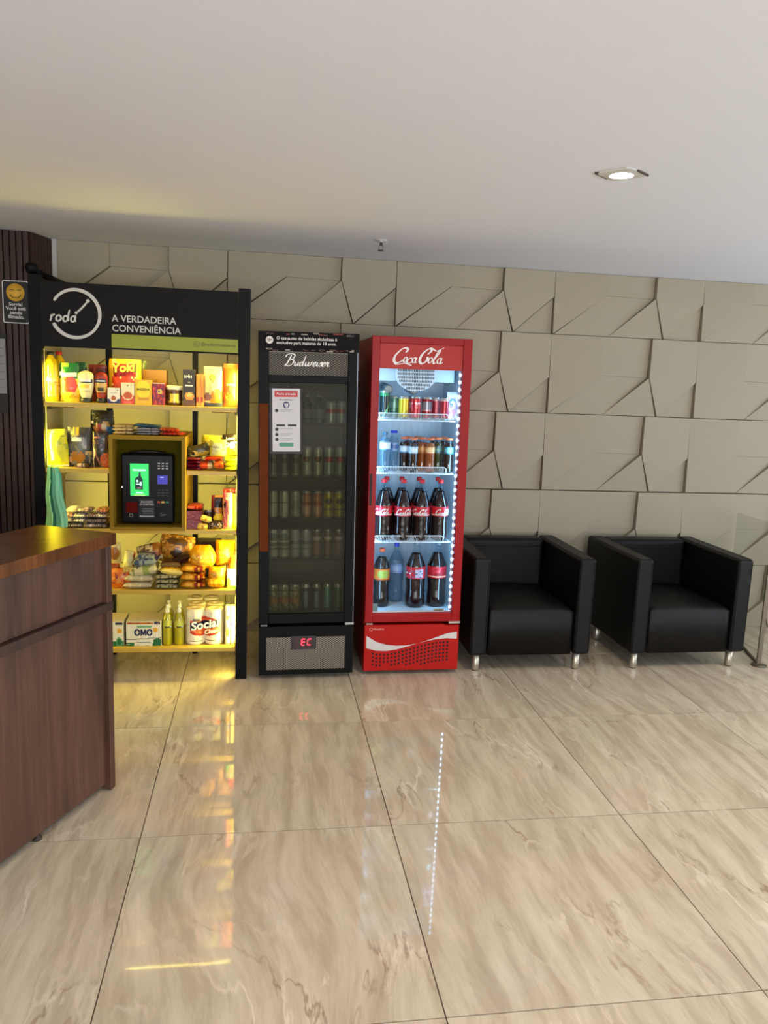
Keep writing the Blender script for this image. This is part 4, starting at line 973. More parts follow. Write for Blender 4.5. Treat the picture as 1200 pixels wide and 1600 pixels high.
# shelves: top surface heights
ST = [1.436, 1.113, .822, .489, .177]
ex = [(-1.057, -.130), None, None, (-1.057, -.130), (-1.057, -.130)]
TH = .022
def shelf(x0, x1, z, y0=RY0+.004, y1=RY1-.022):
    s_ = rbox('shelf', x0, x1, y0+.0, y1, z-TH, z, shelf_m, bevel=.0015)
    return s_
BXL, BXR = -.750, -.382
shelf(-1.057, -.130, ST[0]); shelf(-1.057, BXL-.001, ST[1]); shelf(BXR+.001, -.130, ST[1])
shelf(-1.057, -.130, ST[2]-.012 if False else .8085); shelf(-1.057, -.130, ST[3]); shelf(-1.057, -.130, ST[4])
ST[2] = .8085
for z in (ST[0], ST[1], ST[2], ST[3]):
    for xx in (-.140, -1.050):
        b = B(); s_ = 1 if xx < -.5 else -1
        b.box(xx+OX-.004, xx+OX+.004, RY0+.064+OY, RY1-.022+OY, z-TH-.016, z-TH-.001, steel)
        b.box(min(xx, xx+s_*.12)+OX, max(xx, xx+s_*.12)+OX, RY0+.07+OY, RY0+.078+OY, z-TH-.007, z-TH-.0005, steel)
        b.build('shelf_bracket', rk)
# terminal niche
frm = mat((146, 114, 26), rough=.6, var=.08, spec=.2)
fy0 = RY0-.035
nb_ = B()
t_ = .018
z0, z1 = .8095, 1.285
for bx in ((BXL, BXL+t_, z0, z1), (BXR-t_, BXR, z0, z1), (BXL+t_, BXR-t_, z1-t_, z1), (BXL+t_, BXR-t_, z0, z0+t_)):
    nb_.box(bx[0]+OX, bx[1]+OX, fy0+OY, RY1-.025+OY, bx[2], bx[3], frm)
ni = nb_.build('terminal_niche', rk)
rbox('niche_back', BXL+t_+.0005, BXR-t_-.0005, RY0+.11, RY0+.12, z0+t_+.0005, z1-t_-.0005, olive, ni)
# LED strips, with added fill lights at the rear
ledY = mat((255, 222, 70), emis=22, var=0); ledb = mat((240, 226, 150), rough=.5)
b = B(); b2 = B()
b.box(-.725+OX, -.132+OX, RY0+.0172+OY, RY0+.0190+OY, 1.7025, 1.714, ledb)
for k in range(58):
    x = -.720+k*.0102; b2.box(x+OX, x+.0045+OX, RY0+.0128+OY, RY0+.0170+OY, 1.7025, 1.7065, ledY)
o = b.build('led_strip', rk); tag(b2.build('led_dots', o), kind='stuff')
b = B(); b2 = B()
for xx, s_ in ((-.1300, -1), (-1.0560, 1)):
    b.box(min(xx, xx+s_*.0015)+OX, max(xx, xx+s_*.0015)+OX, RY0+.030+OY, RY0+.042+OY, .19, 1.69, ledb)
    for k in range(0):
        z = .20+k*.0149
        if any(abs(z-s2) < .030 for s2 in ST): continue
        b2.box(min(xx+s_*.0021, xx+s_*.0032)+OX, max(xx+s_*.0021, xx+s_*.0032)+OX, RY0+.033+OY, RY0+.039+OY, z, z+.006, ledY)
o = b.build('led_strip', rk)
def led_and_fill_light(x, y, z, sx_, sy_, pw_, rot, spread=pi):
    l = bpy.data.lights.new('rack_led_and_fill_light', 'AREA'); l.shape = 'RECTANGLE'; l.size = sx_; l.size_y = sy_; l.energy = pw_; l.color = (1.0, .85, .15); l.spread = spread
    o = bpy.data.objects.new('rack_led_and_fill_light', l); col.objects.link(o); o.parent = rk; o.location = (x+OX, y+OY, z); o.rotation_euler = rot
YL = RY0+.045
seg_ = [(.19, ST[3]-TH), (ST[3], ST[2]-TH), (ST[2], ST[1]-TH), (ST[1], ST[0]-TH), (ST[0], 1.64)]
for za, zb_ in seg_:
    led_and_fill_light(-.1330, YL-.022, (za+zb_)/2, .010, zb_-za-.04, 4.2*(zb_-za)/.3*LEDK, (radians(90), 0, radians(72)))
    led_and_fill_light(-.126+.0, RY1-.032, (za+zb_)/2, .010, zb_-za-.04, (.55 if za > 1.4 else 1.1)*(zb_-za)/.3*LEDK, (radians(90), 0, radians(38)), radians(130))  # added rear fill that brightens the wall, no LED strip here
    led_and_fill_light(-1.0530, YL-.022, (za+zb_)/2, .010, zb_-za-.04, 2.9*(zb_-za)/.3*LEDK, (radians(90), 0, radians(-72)))
    led_and_fill_light(-1.056, RY1-.032, (za+zb_)/2, .010, zb_-za-.04, (.55 if za > 1.4 else 1.1)*(zb_-za)/.3*LEDK, (radians(90), 0, radians(-38)), radians(130))  # matching added fill on the left, also without a strip
led_and_fill_light(-.133, RY0+.04, .085, .010, .11, .9*LEDK, (radians(90), 0, radians(70)))
led_and_fill_light(-.43, RY0+.035, 1.716, .58, .010, 3.8*LEDK, (radians(25), 0, 0))

# ============================================================ goods on the rack
def crinkle(x, y, z, a, f=16): return Vector((noise.noise(Vector((x*f, y*f, z*f+3))), noise.noise(Vector((x*f+7, y*f, z*f))), noise.noise(Vector((x*f, y*f+9, z*f)))))*a
def bag(label, cx, zb, w_, h, y=4.16, t=.05, pf=None, cat='bag', group=None, name='bag', rz=0, ry=0, rx=0, pinch=.05, n=20, back=None, crinkles=.006, round_=False):
    """filled plastic pouch standing on its lower seam, face to the room"""
    o = thing(name, label, cat, (cx, y, zb), group=group, rot=(radians(rx), radians(ry), radians(rz)))
    sd = random.random()*20
    pf = pf or paint([('bg', (200, 180, 60))])
    def side(s_):
        def fn(u, v):
            e = (max(0, sin(pi*u))**.55)*(max(0, sin(pi*min(1, v*.96+.02)))**.6)
            bot = 1 if v > .15 else .75+.25*v/.15
            if round_: wv = (max(0, sin(pi*(.08+.84*v)))**.45)
            else: wv = 1-pinch*(1-abs(2*v-1)**3)*0-pinch*abs(2*v-1)**4
            x = (u-.5)*w_*wv; yy = s_*t/2*e*bot
            c = crinkle(x+sd, yy+s_, v*h, crinkles)
            k = min(1, 6*min(v, 1-v)+.25)
            return (x+c.x*k*.6, yy+c.y*min(1, e*2), v*h+(c.z*.6 if 0 < v < 1 else 0))
        return fn
    b = B(); b.grid(side(-1), n, n, pf)
    b.grid(side(1), n, n, (lambda u, v: back) if back else pf, flip=True)
    b.build('pouch', o, normals=True)
    return o
def packet(label, cx, zb, w_, h, y=4.14, d=.13, pf=None, cat='packet', group=None, rz=0, ry=0, rx=0, name='packet', n=14):
    """soft packet lying flat, its long side to the room; pf paints the upper-front skin (u along x, v front to back)"""
    o = thing(name, label, cat, (cx, y, zb), group=group, rot=(radians(rx), radians(ry), radians(rz)))
    sd = random.random()*20
    pf = pf or paint([('bg', (200, 180, 60))])
    def skin(s_):
        def fn(u, v):
            e = (max(0, 1-abs(2*u-1)**5)**.5)*(max(0, 1-abs(2*v-1)**2.6)**.5)
            x = (u-.5)*w_*(1-.04*(1-e)); yy = v*d; z = h/2+s_*h/2*e
            c = crinkle(x+sd, yy, s_*2., .010)
            return (x+c.x*.3, yy+c.y*.3, max(0.0005, z+c.z*.5*e*min(1, h/.02)) if s_ < 0 else z+c.z*.5*e*min(1, h/.02))
        return fn
    b = B(); b.grid(skin(1), n, n, pf); b.grid(skin(-1), n, n, pf, flip=True); b.build('pouch', o)
    return o
def carton(label, cx, zb, w_, h, y=4.13, d=.06, pf=None, side=(200, 190, 150), cat='box', group=None, rz=0, name='box', nu=18, nv=24, top=None, words=(), ry=0):
    o = thing(name, label, cat, (cx, y, zb), group=group, rot=(0, radians(ry), radians(rz)))
    b = B(); m = card(side); b.box(-w_/2, w_/2, .0008, d, 0, h, m)
    b.build('carton_body', o, bevel=.0012)
    b = B(); b.grid(lambda u, v: (-w_/2+.0008+(w_-.0016)*u, 0, .0008+(h-.0016)*v), nu, nv, pf or paint([('bg', side)], card), sm=False)
    fp = b.build('printed_front', o, normals=False)
    for (s_, ux, vz, sz, c, *r) in words:
        text('lettering', s_, -w_/2+w_*ux, -.0007, h*vz, sz, mat(c, rough=.5), o, 'CENTER', .008, ext=.0004, sx=(r[0] if r else 1), rot=(r[1] if len(r) > 1 else 0), shear=(r[2] if len(r) > 2 else 0))
    return o

# ---- top shelf
GT = 'groceries on the top shelf of the rack'
oil = mat((214, 176, 20), rough=.12, coat=.5, var=.1)
def oil_bottle(label, x, y, z, r, h, capc):
    o = thing('oil_bottle', label, 'bottle', (x, y, z), group=GT)
    prof = [(r*.9, 0), (r, .004), (r, h*.16), (r*.95, h*.20), (r, h*.26), (r*.97, h*.34), (r*.97, h*.50), (r, h*.55), (r*.96, h*.62), (r*.93, h*.72), (r*.70, h*.83), (r*.42, h*.89), (r*.36, h*.91), (r*.36, h*.93)]
    B().lathe(prof, oil, seg=18).build('bottle_body', o)
    pf = paint([('bg', (238, 196, 40)), ('e', .5, .6, .16, .3, (250, 230, 120)), ('t', 16, 10, .1, .4, (190, 140, 20))])
    B().lathe([(r*.985, h*.34)]+[(r*.99, h*(.345+.15*k/6)) for k in range(7)]+[(r*.985, h*.50)], white, seg=24, paint=lambda u, z_: pf(u, (z_/h-.345)/.15)).build('label', o)
    B().lathe([(r*.42, h*.92), (r*.44, h*.93), (r*.44, h*.995), (r*.38, h), (0, h)], mat(capc, rough=.4), seg=16).build('cap', o)
    return o
oil_bottle('yellow cooking oil bottle with a black cap at the left end of the top shelf', -1.038, 4.15, ST[0], .038, 1.679-ST[0], (30, 30, 28))
oil_bottle('yellow cooking oil bottle with a red cap behind the black-capped one', -1.023, 4.255, ST[0], .036, 1.682-ST[0], (190, 40, 30))
bag('green and yellow tomato sauce pouch with a big red tomato beside the oil bottles', -0.951,1.437,0.093,0.190, 4.15, .045,
    paint([('bg', (232, 190, 50)), ('r', 0, 1, .62, 1, (30, 110, 40)), ('r', .1, .5, .9, 1, (150, 180, 60)), ('e', .55, .44, .38, .21, (226, 60, 24)), ('r', .08, .92, .63, .73, (236, 240, 230)), ('t', 8, 12, .06, .2, (200, 140, 20))]), group=GT)
po = bpy.data.objects[-1] if False else None
def squeeze(label, cx, z, w_, h, y, bodyc, capc, pf):
    o = thing('sauce_bottle', label, 'bottle', (cx, y, z), group=GT)
    hc = h*.15
    def fn(u, v):
        a = 2*pi*u; k = .60+.40*min(1, v/.45)**.8 if v < .45 else 1.0-.0*(v-.45); k *= (1 if v < .8 else math.sqrt(max(.02, 1-((v-.8)/.2)**2)))
        return (w_/2*k*sin(a), -w_*.30*k*cos(a), hc+(h-hc)*v)
    bm_ = mat(bodyc, rough=.3)
    B().grid(fn, 24, 22, lambda u, v: (pf(((u+.5) % 1), v) if .25 < ((u+.5) % 1) < .75 else bm_)).build('bottle_body', o)
    B().lathe([(w_*.36, 0), (w_*.38, .003), (w_*.37, hc), (0, hc+.001)], mat(capc, rough=.4), seg=20).build('flip_cap', o)
    return o
squeeze('cream mayonnaise squeeze bottle standing on its dark cap', -0.871,1.436,0.076,0.157, 4.14, (240, 226, 160), (40, 44, 40),
        paint([('bg', (240, 226, 160)), ('r', .34, .66, .56, .68, (30, 34, 70)), ('r', .36, .64, .58, .66, (226, 226, 220)), ('r', .36, .60, .36, .50, (230, 190, 60)), ('r', .38, .62, .22, .28, (200, 190, 140))], card))
squeeze('dark red ketchup squeeze bottle between the mayonnaise and the small carton', -0.799,1.436,0.064,0.153, 4.14, (140, 34, 22), (36, 34, 38),
        paint([('bg', (140, 34, 22)), ('r', .33, .67, .60, .72, (30, 34, 60)), ('r', .36, .64, .62, .70, (226, 220, 210)), ('r', .34, .66, .22, .58, (196, 160, 90)), ('e', .5, .34, .10, .08, (60, 50, 20)), ('r', .34, .66, .0, .2, (170, 60, 20))], card))
carton('small white and blue cream carton with a bowl picture', -0.736,1.436,0.061,0.078, 4.12, .05,
       paint([('bg', (232, 226, 206)), ('r', 0, 1, 0, .30, (40, 40, 110)), ('e', .48, .34, .33, .24, (232, 226, 210)), ('e', .48, .34, .20, .15, (170, 90, 30)), ('r', .7, .9, .84, .88, (60, 70, 60)), ('r', .2, .8, .68, .72, (180, 170, 150))], card), group=GT)
bag('large yellow and red snack pouch of potato sticks on the top shelf', -0.696,1.437,0.160,0.221, 4.225, .055,
    paint([('bg', (226, 168, 20)), ('e', .48, .40, .40, .48, (196, 60, 16)), ('r', .18, .84, .60, .86, (150, 24, 14)), ('r', .72, .84, .70, .86, (70, 60, 24)), ('d', .05, .09, 1.6, (236, 170, 110)), ('d', -.12, -.09, -1.4, (240, 190, 120)), ('e', .62, .30, .22, .14, (244, 214, 90)), ('n', 9, 4., .30, (246, 200, 120)), ('r', .16, .84, .60, .88, (150, 24, 14)), ('r', .74, .86, .70, .88, (70, 60, 24)), ('r', 0, .08, 0, 1, (226, 168, 20)), ('r', .92, 1, 0, 1, (226, 168, 20))]), group=GT)
yk = [o for o in bpy.data.objects if o.get('label', '').startswith('large yellow and red snack')][0]
text('lettering', 'Yoki', -.006, -.036, .176, .060, mat((250, 216, 60), rough=.4), yk, 'CENTER', .03, sx=1.0, rot=6, shear=.15)
pm_ = [o for o in bpy.data.objects if o.get('label', '').startswith('green and yellow tomato')][0]
text('lettering', 'Pomarola', .0, -.031, .137, .026, mat((240, 240, 226), rough=.4), pm_, 'CENTER', .02, sx=.78, shear=.2)
carton('white and red seasoning box with a round tomato soup bowl', -0.669,1.436,0.064,0.105, 4.12, .05,
       paint([('bg', (232, 222, 180)), ('r', 0, 1, 0, .42, (200, 50, 28)), ('e', .5, .40, .42, .22, (236, 200, 150)), ('e', .5, .40, .33, .17, (190, 84, 34)), ('r', .15, .85, .02, .12, (230, 110, 90)), ('r', .2, .8, .74, .76, (90, 90, 70)), ('e', .5, .88, .07, .04, (170, 160, 110))], card), group=GT)
carton('yellow corn starch box with black lettering', -0.594,1.436,0.081,0.121, 4.12, .05,
       paint([('bg', (224, 176, 10)), ('e', .5, .62, .42, .36, (250, 214, 20)), ('r', 0, 1, .94, 1, (236, 150, 60)), ('r', .16, .84, .16, .28, (190, 140, 10)), ('r', .1, .9, .44, .52, (244, 206, 20))], card), (220, 170, 20), group=GT,
       words=(('MAIZENA', .5, .62, .0165, (60, 40, 10), .92),))
carton('dark red dessert box with a colourful picture beside the yellow starch box', -0.519,1.436,0.062,0.111, 4.12, .045,
       paint([('bg', (140, 20, 20)), ('n', 6, 9., .12, (200, 60, 40)), ('e', .6, .60, .2, .12, (206, 180, 60)), ('n', 9, 5., .3, (60, 30, 90)), ('r', 0, 1, .94, 1, (226, 190, 150))], card), (150, 40, 20), group=GT)
carton('dark carton tray standing at the back behind the starch box', -0.569,1.436,0.124,0.174, 4.345, .08, paint([('bg', (168, 118, 30)), ('r', .4, .6, .3, .7, (150, 96, 24))], card), (150, 104, 30), group=GT)
bag('dark red sauce pouch behind the squeeze bottles', -0.845,1.437,0.094,0.188, 4.30, .04, paint([('bg', (96, 26, 16)), ('r', 0, 1, .88, 1, (130, 40, 30)), ('n', 7, 2., .2, (140, 60, 40))]), group=GT)
bag('dark green seasoning pouch behind the tomato sauce pouch', -0.931,1.437,0.056,0.197, 4.315, .035, paint([('bg', (24, 70, 50)), ('r', 0, 1, .8, 1, (30, 96, 70))]), group=GT)
bag('thin green herb sachet at the back behind the potato stick pouch', -0.633,1.437,0.040,0.217, 4.40, .02, paint([('bg', (96, 110, 40)), ('n', 8, 3., .1, (60, 90, 30)), ('r', 0, 1, 0, .4, (150, 50, 30))]), group=GT)
# jar
JX = -0.447
jr = thing('spread_jar', 'brown spread jar with a white lid and yellow label', 'jar', (JX, 4.155, ST[0]), group=GT)
pf = paint([('bg', (78, 46, 20)), ('r', .44, .62, .18, .78, (220, 196, 60)), ('t', 14, 10, .2, .7, (180, 150, 40))])
rj = .040; hj = 1.534-ST[0]
B().lathe([(rj*.92, 0), (rj, .006)]+[(rj, .006+(hj*.78-.006)*k/8) for k in range(1, 9)]+[(rj*.9, hj*.82)], mat((78, 46, 20), rough=.15, coat=.4), seg=28, paint=lambda u, z: pf(u, z/(hj*.8))).build('jar_body', jr)
B().lathe([(rj*.98, hj*.80), (rj*1.02, hj*.82), (rj*1.02, hj*.985), (rj*.96, hj), (0, hj)], mat((236, 226, 190), rough=.4), seg=24).build('lid', jr)
carton('tall black coffee capsule box with an orange cup and the word três', -0.371,1.436,0.060,0.183, 4.12, .05,
       paint([('bg', (44, 38, 26)), ('r', 0, 1, 0, .16, (96, 66, 30)), ('e', .52, .27, .40, .12, (210, 140, 40)), ('e', .52, .30, .24, .06, (240, 190, 90)), ('r', .18, .84, .54, .57, (220, 220, 210)), ('r', .28, .84, .49, .51, (180, 180, 170)), ('e', .5, .65, .10, .03, (120, 116, 100))], card), (40, 36, 28), group=GT,
       words=(('três', .42, .81, .026, (240, 240, 232), 1.0),))
for k, (a_, b_2, lab) in enumerate(((306, 312, 'narrow orange box, left one of the pair next to the black coffee box'), (312.5, 318.5, 'narrow orange box, right one of the pair next to the cream coffee pack'))):
    xa, xb = (-0.336, -0.318) if k == 0 else (-0.316, -0.299)
    carton(lab, (xa+xb)/2, ST[0], xb-xa, 1.596-ST[0], 4.12, .10, paint([('bg', (230, 140, 30)), ('r', 0, 1, .12, .3, (226, 90, 30)), ('e', .5, .22, .4, .08, (150, 50, 20)), ('r', .8, 1, 0, 1, (240, 180, 60))], card), (226, 120, 24), group=GT, nu=6)
o = bag('cream vacuum coffee pack with a hill landscape at its foot', -0.254,1.437,0.089,0.200, 4.135, .05,
    paint([('bg', (240, 226, 150)), ('e', .75, .22, .42, .22, (232, 140, 40)), ('e', .2, .24, .24, .09, (150, 110, 100)), ('r', 0, 1, 0, .12, (40, 60, 100)), ('e', .48, .72, .16, .10, (190, 160, 40)), ('e', .48, .72, .09, .05, (240, 220, 110)), ('r', .2, .76, .48, .50, (150, 130, 60))]), group=GT, crinkles=.003, pinch=.0)
o = bag('orange snack bag with a yellow disc beside the right post', -0.159,1.437,0.089,0.217, 4.15, .05,
    paint([('bg', (216, 80, 24)), ('e', .72, .68, .22, .12, (250, 220, 40)), ('r', .2, .7, .50, .56, (230, 190, 120)), ('e', .4, .42, .3, .10, (150, 60, 30)), ('d', .0, .06, -.6, (240, 150, 60)), ('r', 0, 1, 0, .2, (150, 90, 40)), ('e', .8, .32, .3, .14, (232, 120, 50))]), group=GT, crinkles=.005)

# ---- second shelf, left
G2s = 'bags on the second shelf left of the card terminal'
random.seed(3)
bag('bright yellow snack bag at the left end of the second shelf', -1.009,1.114,0.106,0.185, 4.13, .06, paint([('bg', (226, 220, 20)), ('r', .1, .95, .80, .86, (160, 170, 20)), ('n', 6, 1.5, .30, (180, 186, 20)), ('r', 0, 1, 0, .06, (236, 232, 160)), ('r', 0, .05, 0, 1, (240, 236, 170))]), group=G2s, ry=-4)
o = bag('dark grey crisp bag with a yellow tag clipped on top', -0.910,1.114,0.120,0.197, 4.15, .06, paint([('bg', (58, 54, 44)), ('r', .26, .52, .80, .98, (230, 170, 30)), ('e', .40, .70, .20, .06, (190, 196, 186)), ('e', .42, .52, .28, .14, (84, 86, 66)), ('e', .45, .26, .30, .16, (170, 110, 24)), ('r', .75, 1, .28, .40, (190, 160, 90)), ('r', 0, .2, .1, .24, (200, 150, 110)), ('n', 7, 2.2, .32, (120, 112, 84))]), group=G2s)
bag('black biscuit bag with pinkish stripes leaning on the terminal niche', -0.806,1.114,0.080,0.181, 4.14, .05, paint([('bg', (34, 22, 20)), ('d', .02, .10, -1.0, (150, 96, 90)), ('r', .0, .10, 0, .8, (130, 110, 110)), ('r', .1, .5, .78, .86, (150, 84, 84)), ('e', .8, .2, .3, .2, (190, 90, 40)), ('n', 9, 3.2, .30, (110, 80, 60))]), group=G2s)
bag('black pouch with red and blue picture behind, reaching up to the shelf above', -0.829,1.114,0.118,0.278, 4.31, .06, paint([('bg', (22, 18, 18)), ('e', .45, .66, .28, .10, (130, 40, 26)), ('e', .66, .70, .18, .10, (150, 120, 40)), ('e', .85, .62, .16, .09, (20, 90, 160)), ('r', .0, .16, .74, .78, (200, 190, 180))]), group=G2s)
packet('small flat brown packet lying in front of the dark crisp bag', -0.891,1.113,0.074,0.019, 4.088, .05, paint([('bg', (70, 44, 30)), ('r', .2, .5, 0, 1, (190, 160, 150)), ('r', .6, .7, 0, 1, (150, 140, 130))]), group=G2s)
# packets lying on the niche
GN = 'flat packets stacked on top of the terminal niche'
zN = 1.286
cream = paint([('bg', (214, 180, 124)), ('r', 0, 1, .0, .2, (236, 214, 160)), ('n', 8, 1., .25, (170, 130, 80))])
for k in range(3):
    packet(f'cream noodle packet, {["bottom", "middle", "top"][k]} one of the stack at the left on the niche', -0.690, zN+k*.0165, .103, .016, 4.075, .14, cream, group=GN, rz=(-3, 4, -2)[k])
silver = paint([('bg', (150, 150, 150)), ('r', 0, 1, 0, .25, (190, 190, 196)), ('n', 8, 1., .25, (96, 96, 110))])
blue = paint([('bg', (18, 74, 110)), ('n', 8, 2., .25, (30, 120, 160))])
for k in range(3):
    packet(f'silver grey packet, {["bottom", "middle", "top"][k]} one of the middle stack on the niche', -0.572, zN+k*.0125, .118, .012, 4.075, .14, silver, group=GN, rz=(2, -3, 3)[k])
packet('blue packet on top of the silver packets on the niche', -0.572, zN+.0382, .135, .014, 4.085, .14, blue, group=GN, rz=4, ry=3)
redp = paint([('bg', (170, 34, 24)), ('n', 8, 3., .15, (226, 90, 60)), ('r', 0, .15, 0, 1, (226, 150, 110))])
packet('red packet lying at the right end on the niche, lower one', -0.459, zN, .118, .018, 4.075, .14, redp, group=GN, rz=-5)
packet('red packet at the right end on the niche, upper one sloping down', -0.465, zN+.0185, .105, .018, 4.085, .13, redp, group=GN, rz=6, ry=3)

# ---- second shelf, right
G2r = 'bags on the second shelf right of the card terminal'
for k in range(4):
    packet(f'wine red packet, {["bottom", "second", "third", "top"][k]} one of the stack right of the niche', -0.344, ST[1]+k*.0165, .082, .016, 4.085, .15, paint([('bg', (112, 14, 30)), ('r', .7, .85, 0, .3, (170, 90, 120)), ('n', 8, 1.+k, .3, (150, 30, 60))]), group=G2r, rz=(-2, 2, -1, 3)[k])
packet('orange red packet with pale middle band on the second shelf right', -0.285,1.119,0.070,0.041, 4.088, .11, paint([('bg', (232, 80, 30)), ('r', .66, 1, 0, 1, (210, 180, 130)), ('r', 0, .1, 0, 1, (240, 150, 110))]), group=G2r)
packet('orange packet beside the red one on the second shelf right', -0.221,1.120,0.052,0.044, 4.088, .11, paint([('bg', (236, 110, 30)), ('n', 9, 1., .2, (210, 50, 20))]), group=G2r)
packet('red packet lying across on top of the orange packets', -0.248,1.164,0.093,0.020, 4.092, .11, paint([('bg', (190, 34, 16)), ('r', .7, 1, 0, 1, (120, 20, 20))]), group=G2r)
for k in range(3):
    packet(f'yellow packet, {["bottom", "middle", "top"][k]} one of the bright stack beside the right post', -0.161, ST[1]+k*.0235, .068, .023, 4.085, .14, paint([('bg', (238, 226, 20)), ('n', 9, 1.+k, .3, (200, 190, 30))]), group=G2r, rz=(3, -3, 2)[k])
bag('dark olive crisp bag leaning left on the red packets', -0.321,1.179,0.118,0.062, 4.14, .05, paint([('bg', (64, 58, 30)), ('e', .35, .3, .22, .25, (206, 186, 90)), ('e', .28, .34, .1, .16, (40, 30, 20)), ('e', .7, .25, .25, .2, (180, 150, 30)), ('n', 8, 3., .3, (110, 104, 50))]), group=G2r, ry=-12, n=14)
bag('olive yellow snack bag with a pale front in the middle of the second shelf right', -0.225,1.186,0.084,0.085, 4.118, .04, paint([('bg', (196, 190, 60)), ('e', .45, .58, .34, .26, (226, 216, 150)), ('t', 8, 12, .45, .7, (120, 110, 60)), ('r', .1, .9, .1, .36, (210, 206, 130)), ('r', 0, 1, .92, 1, (220, 214, 80))]), group=G2r, n=16)
bag('yellow snack bag standing behind the pale-fronted one', -0.264,1.183,0.104,0.106, 4.18, .05, paint([('bg', (192, 170, 24)), ('r', .02, .98, .62, .68, (150, 130, 20)), ('e', .2, .3, .3, .3, (90, 70, 30)), ('r', 0, 1, .94, 1, (200, 190, 60))]), group=G2r, n=16, ry=3)
o = bag('black biscuit bag with white letters beside the right post', -0.152,1.191,0.091,0.109, 4.16, .05, paint([('bg', (26, 18, 14)), ('e', .35, .24, .25, .2, (210, 150, 40)), ('e', .75, .28, .3, .18, (120, 50, 20)), ('r', 0, 1, 0, .1, (220, 200, 40))]), group=G2r, ry=-6)
text('lettering', 'pgr', -.004, -.029, .060, .046, mat((236, 226, 190), rough=.5), o, 'CENTER', .03, sx=1)
text('lettering', 'Love', -.006, -.024, .087, .020, mat((236, 226, 190), rough=.5), o, 'CENTER', .02)

# ---- third shelf
G3l = 'chocolate bars and packets heaped on the third shelf left'
random.seed(11)
k = 0
look = [((48, 26, 20), 'dark brown'), ((190, 176, 140), 'cream'), ((34, 24, 26), 'black'), ((120, 60, 40), 'reddish brown'), ((110, 96, 100), 'greyish'), ((150, 130, 120), 'pale grey')]
heap = [(104, 0, 0), (122, 0, 2), (142, 0, 4), (161, 0, 2), (106, 1, 1), (125, 1, 5), (144, 1, 2), (161, 1, 0), (108, 2, 3), (126, 2, 1), (145, 2, 0), (161, 2, 5), (112, 3, 1), (131, 3, 4), (161, 3, 3)]
HX = {104: -0.976, 106: -0.970, 108: -0.964, 112: -0.951, 122: -0.920, 125: -0.911, 126: -0.908, 131: -0.892, 142: -0.858, 144: -0.852, 145: -0.849, 161: -0.804}
cn = {104: 'far left', 106: 'far left', 108: 'far left', 112: 'far left', 122: 'left middle', 125: 'left middle', 126: 'left middle', 131: 'left middle', 142: 'right middle', 144: 'right middle', 145: 'right middle', 161: 'right end'}
for hx, lv, c in heap:
    cc, nm = look[c]; c2 = tuple(min(255, int(v*1.8+30)) for v in cc)
    packet(f'{nm} snack bar, {["bottom", "second", "third", "top"][lv]} layer at the {cn[hx]} of the heap', HX[hx], ST[2]+.0005+lv*.0245, .060, .023, 4.080+.006*lv, .12, paint([('bg', cc), ('n', 7, hx+lv*3., .12, c2), ('t', 7, 9, .0, .5, (170, 160, 160))]), cat='snack bar', name='snack_bar', group=G3l, rz=random.uniform(-6, 6), n=12)
# green cloth hanging at the left
ck = thing('green_cloth', 'soft green cloth bag hanging from the second shelf by the left post', 'cloth bag', (-1.014, 4.10, ST[1]))
def cloth(u, v):
    z = -(1-v)*.300-.0+.004; hw_ = .028+.016*(1-v)**.5
    x = -.006+(u-.5)*2*hw_+.016*(1-v)**1.2*(u)+.004*sin(v*9)
    y = -.034+.010*sin(u*14+v*2)+.006*sin(u*31+v*5)-.006*(1-v)
    return (x, y, z)
cm1 = mat((132, 204, 166), rough=.75); cm2 = mat((176, 238, 150), rough=.75); cm3 = mat((50, 120, 92), rough=.75)
B().grid(cloth, 30, 34, lambda u, v: cm3 if .26 < u-.12*(1-v) < .36 else (cm2 if u < .26+.12*(1-v) else cm1)).build('folds', ck)
def cloth_b(u, v):
    p = cloth(u, v); return (p[0], p[1]+.004+.006*sin(u*pi), p[2])
B().grid(cloth_b, 20, 20, lambda u, v: cm1, flip=True).build('lining', ck)
B().tube([(-.03, -.028, .002), (-.028, -.010, .008), (-.02, .02, .006)], .005, cm2).build('strap', ck)

G3r = 'snacks on the third shelf right of the card terminal'
wine = paint([('bg', (110, 16, 22)), ('n', 10, 2., .25, (160, 60, 70)), ('r', 0, 1, 0, .12, (140, 40, 50))])
for k in range(2):
    carton(f'wine red chocolate box, {["lower", "upper"][k]} one of two beside the niche', -0.347, ST[2]+k*.0475, .082, .046, 4.10, .13, wine, (110, 20, 24), group=G3r)
packet('red foil sweets packet on top of the wine red boxes', -0.344, ST[2]+.0955, .086, .028, 4.10, .12, paint([('bg', (150, 26, 20)), ('n', 12, 2., .1, (230, 110, 70))]), group=G3r)
yw = paint([('bg', (236, 196, 60)), ('r', .46, .54, 0, 1, (200, 120, 30)), ('n', 7, 1., .28, (250, 224, 130))])
packet('yellow cake packet lying low in front of the wine red boxes', -0.301,0.802,0.055,0.037, 4.078, .05, yw, group=G3r)
packet('yellow cake packet tilted above the low yellow one', -0.290,0.846,0.058,0.034, 4.078, .05, yw, group=G3r, ry=18)
darkn = paint([('bg', (46, 24, 18)), ('n', 10, 5., .18, (170, 150, 140)), ('e', .5, .3, .2, .2, (120, 90, 40))])
bag('dark brown sweets bag with pale marks low on the third shelf right', -0.236,0.800,0.072,0.051, 4.11, .05, darkn, group=G3r, n=14)
bag('dark sweets bag lying behind the yellow cake packets', -0.269,0.787,0.066,0.109, 4.17, .05, paint([('bg', (50, 36, 24)), ('n', 8, 6., .25, (100, 90, 60)), ('r', .3, .7, .9, 1, (200, 190, 180))]), group=G3r, n=14)
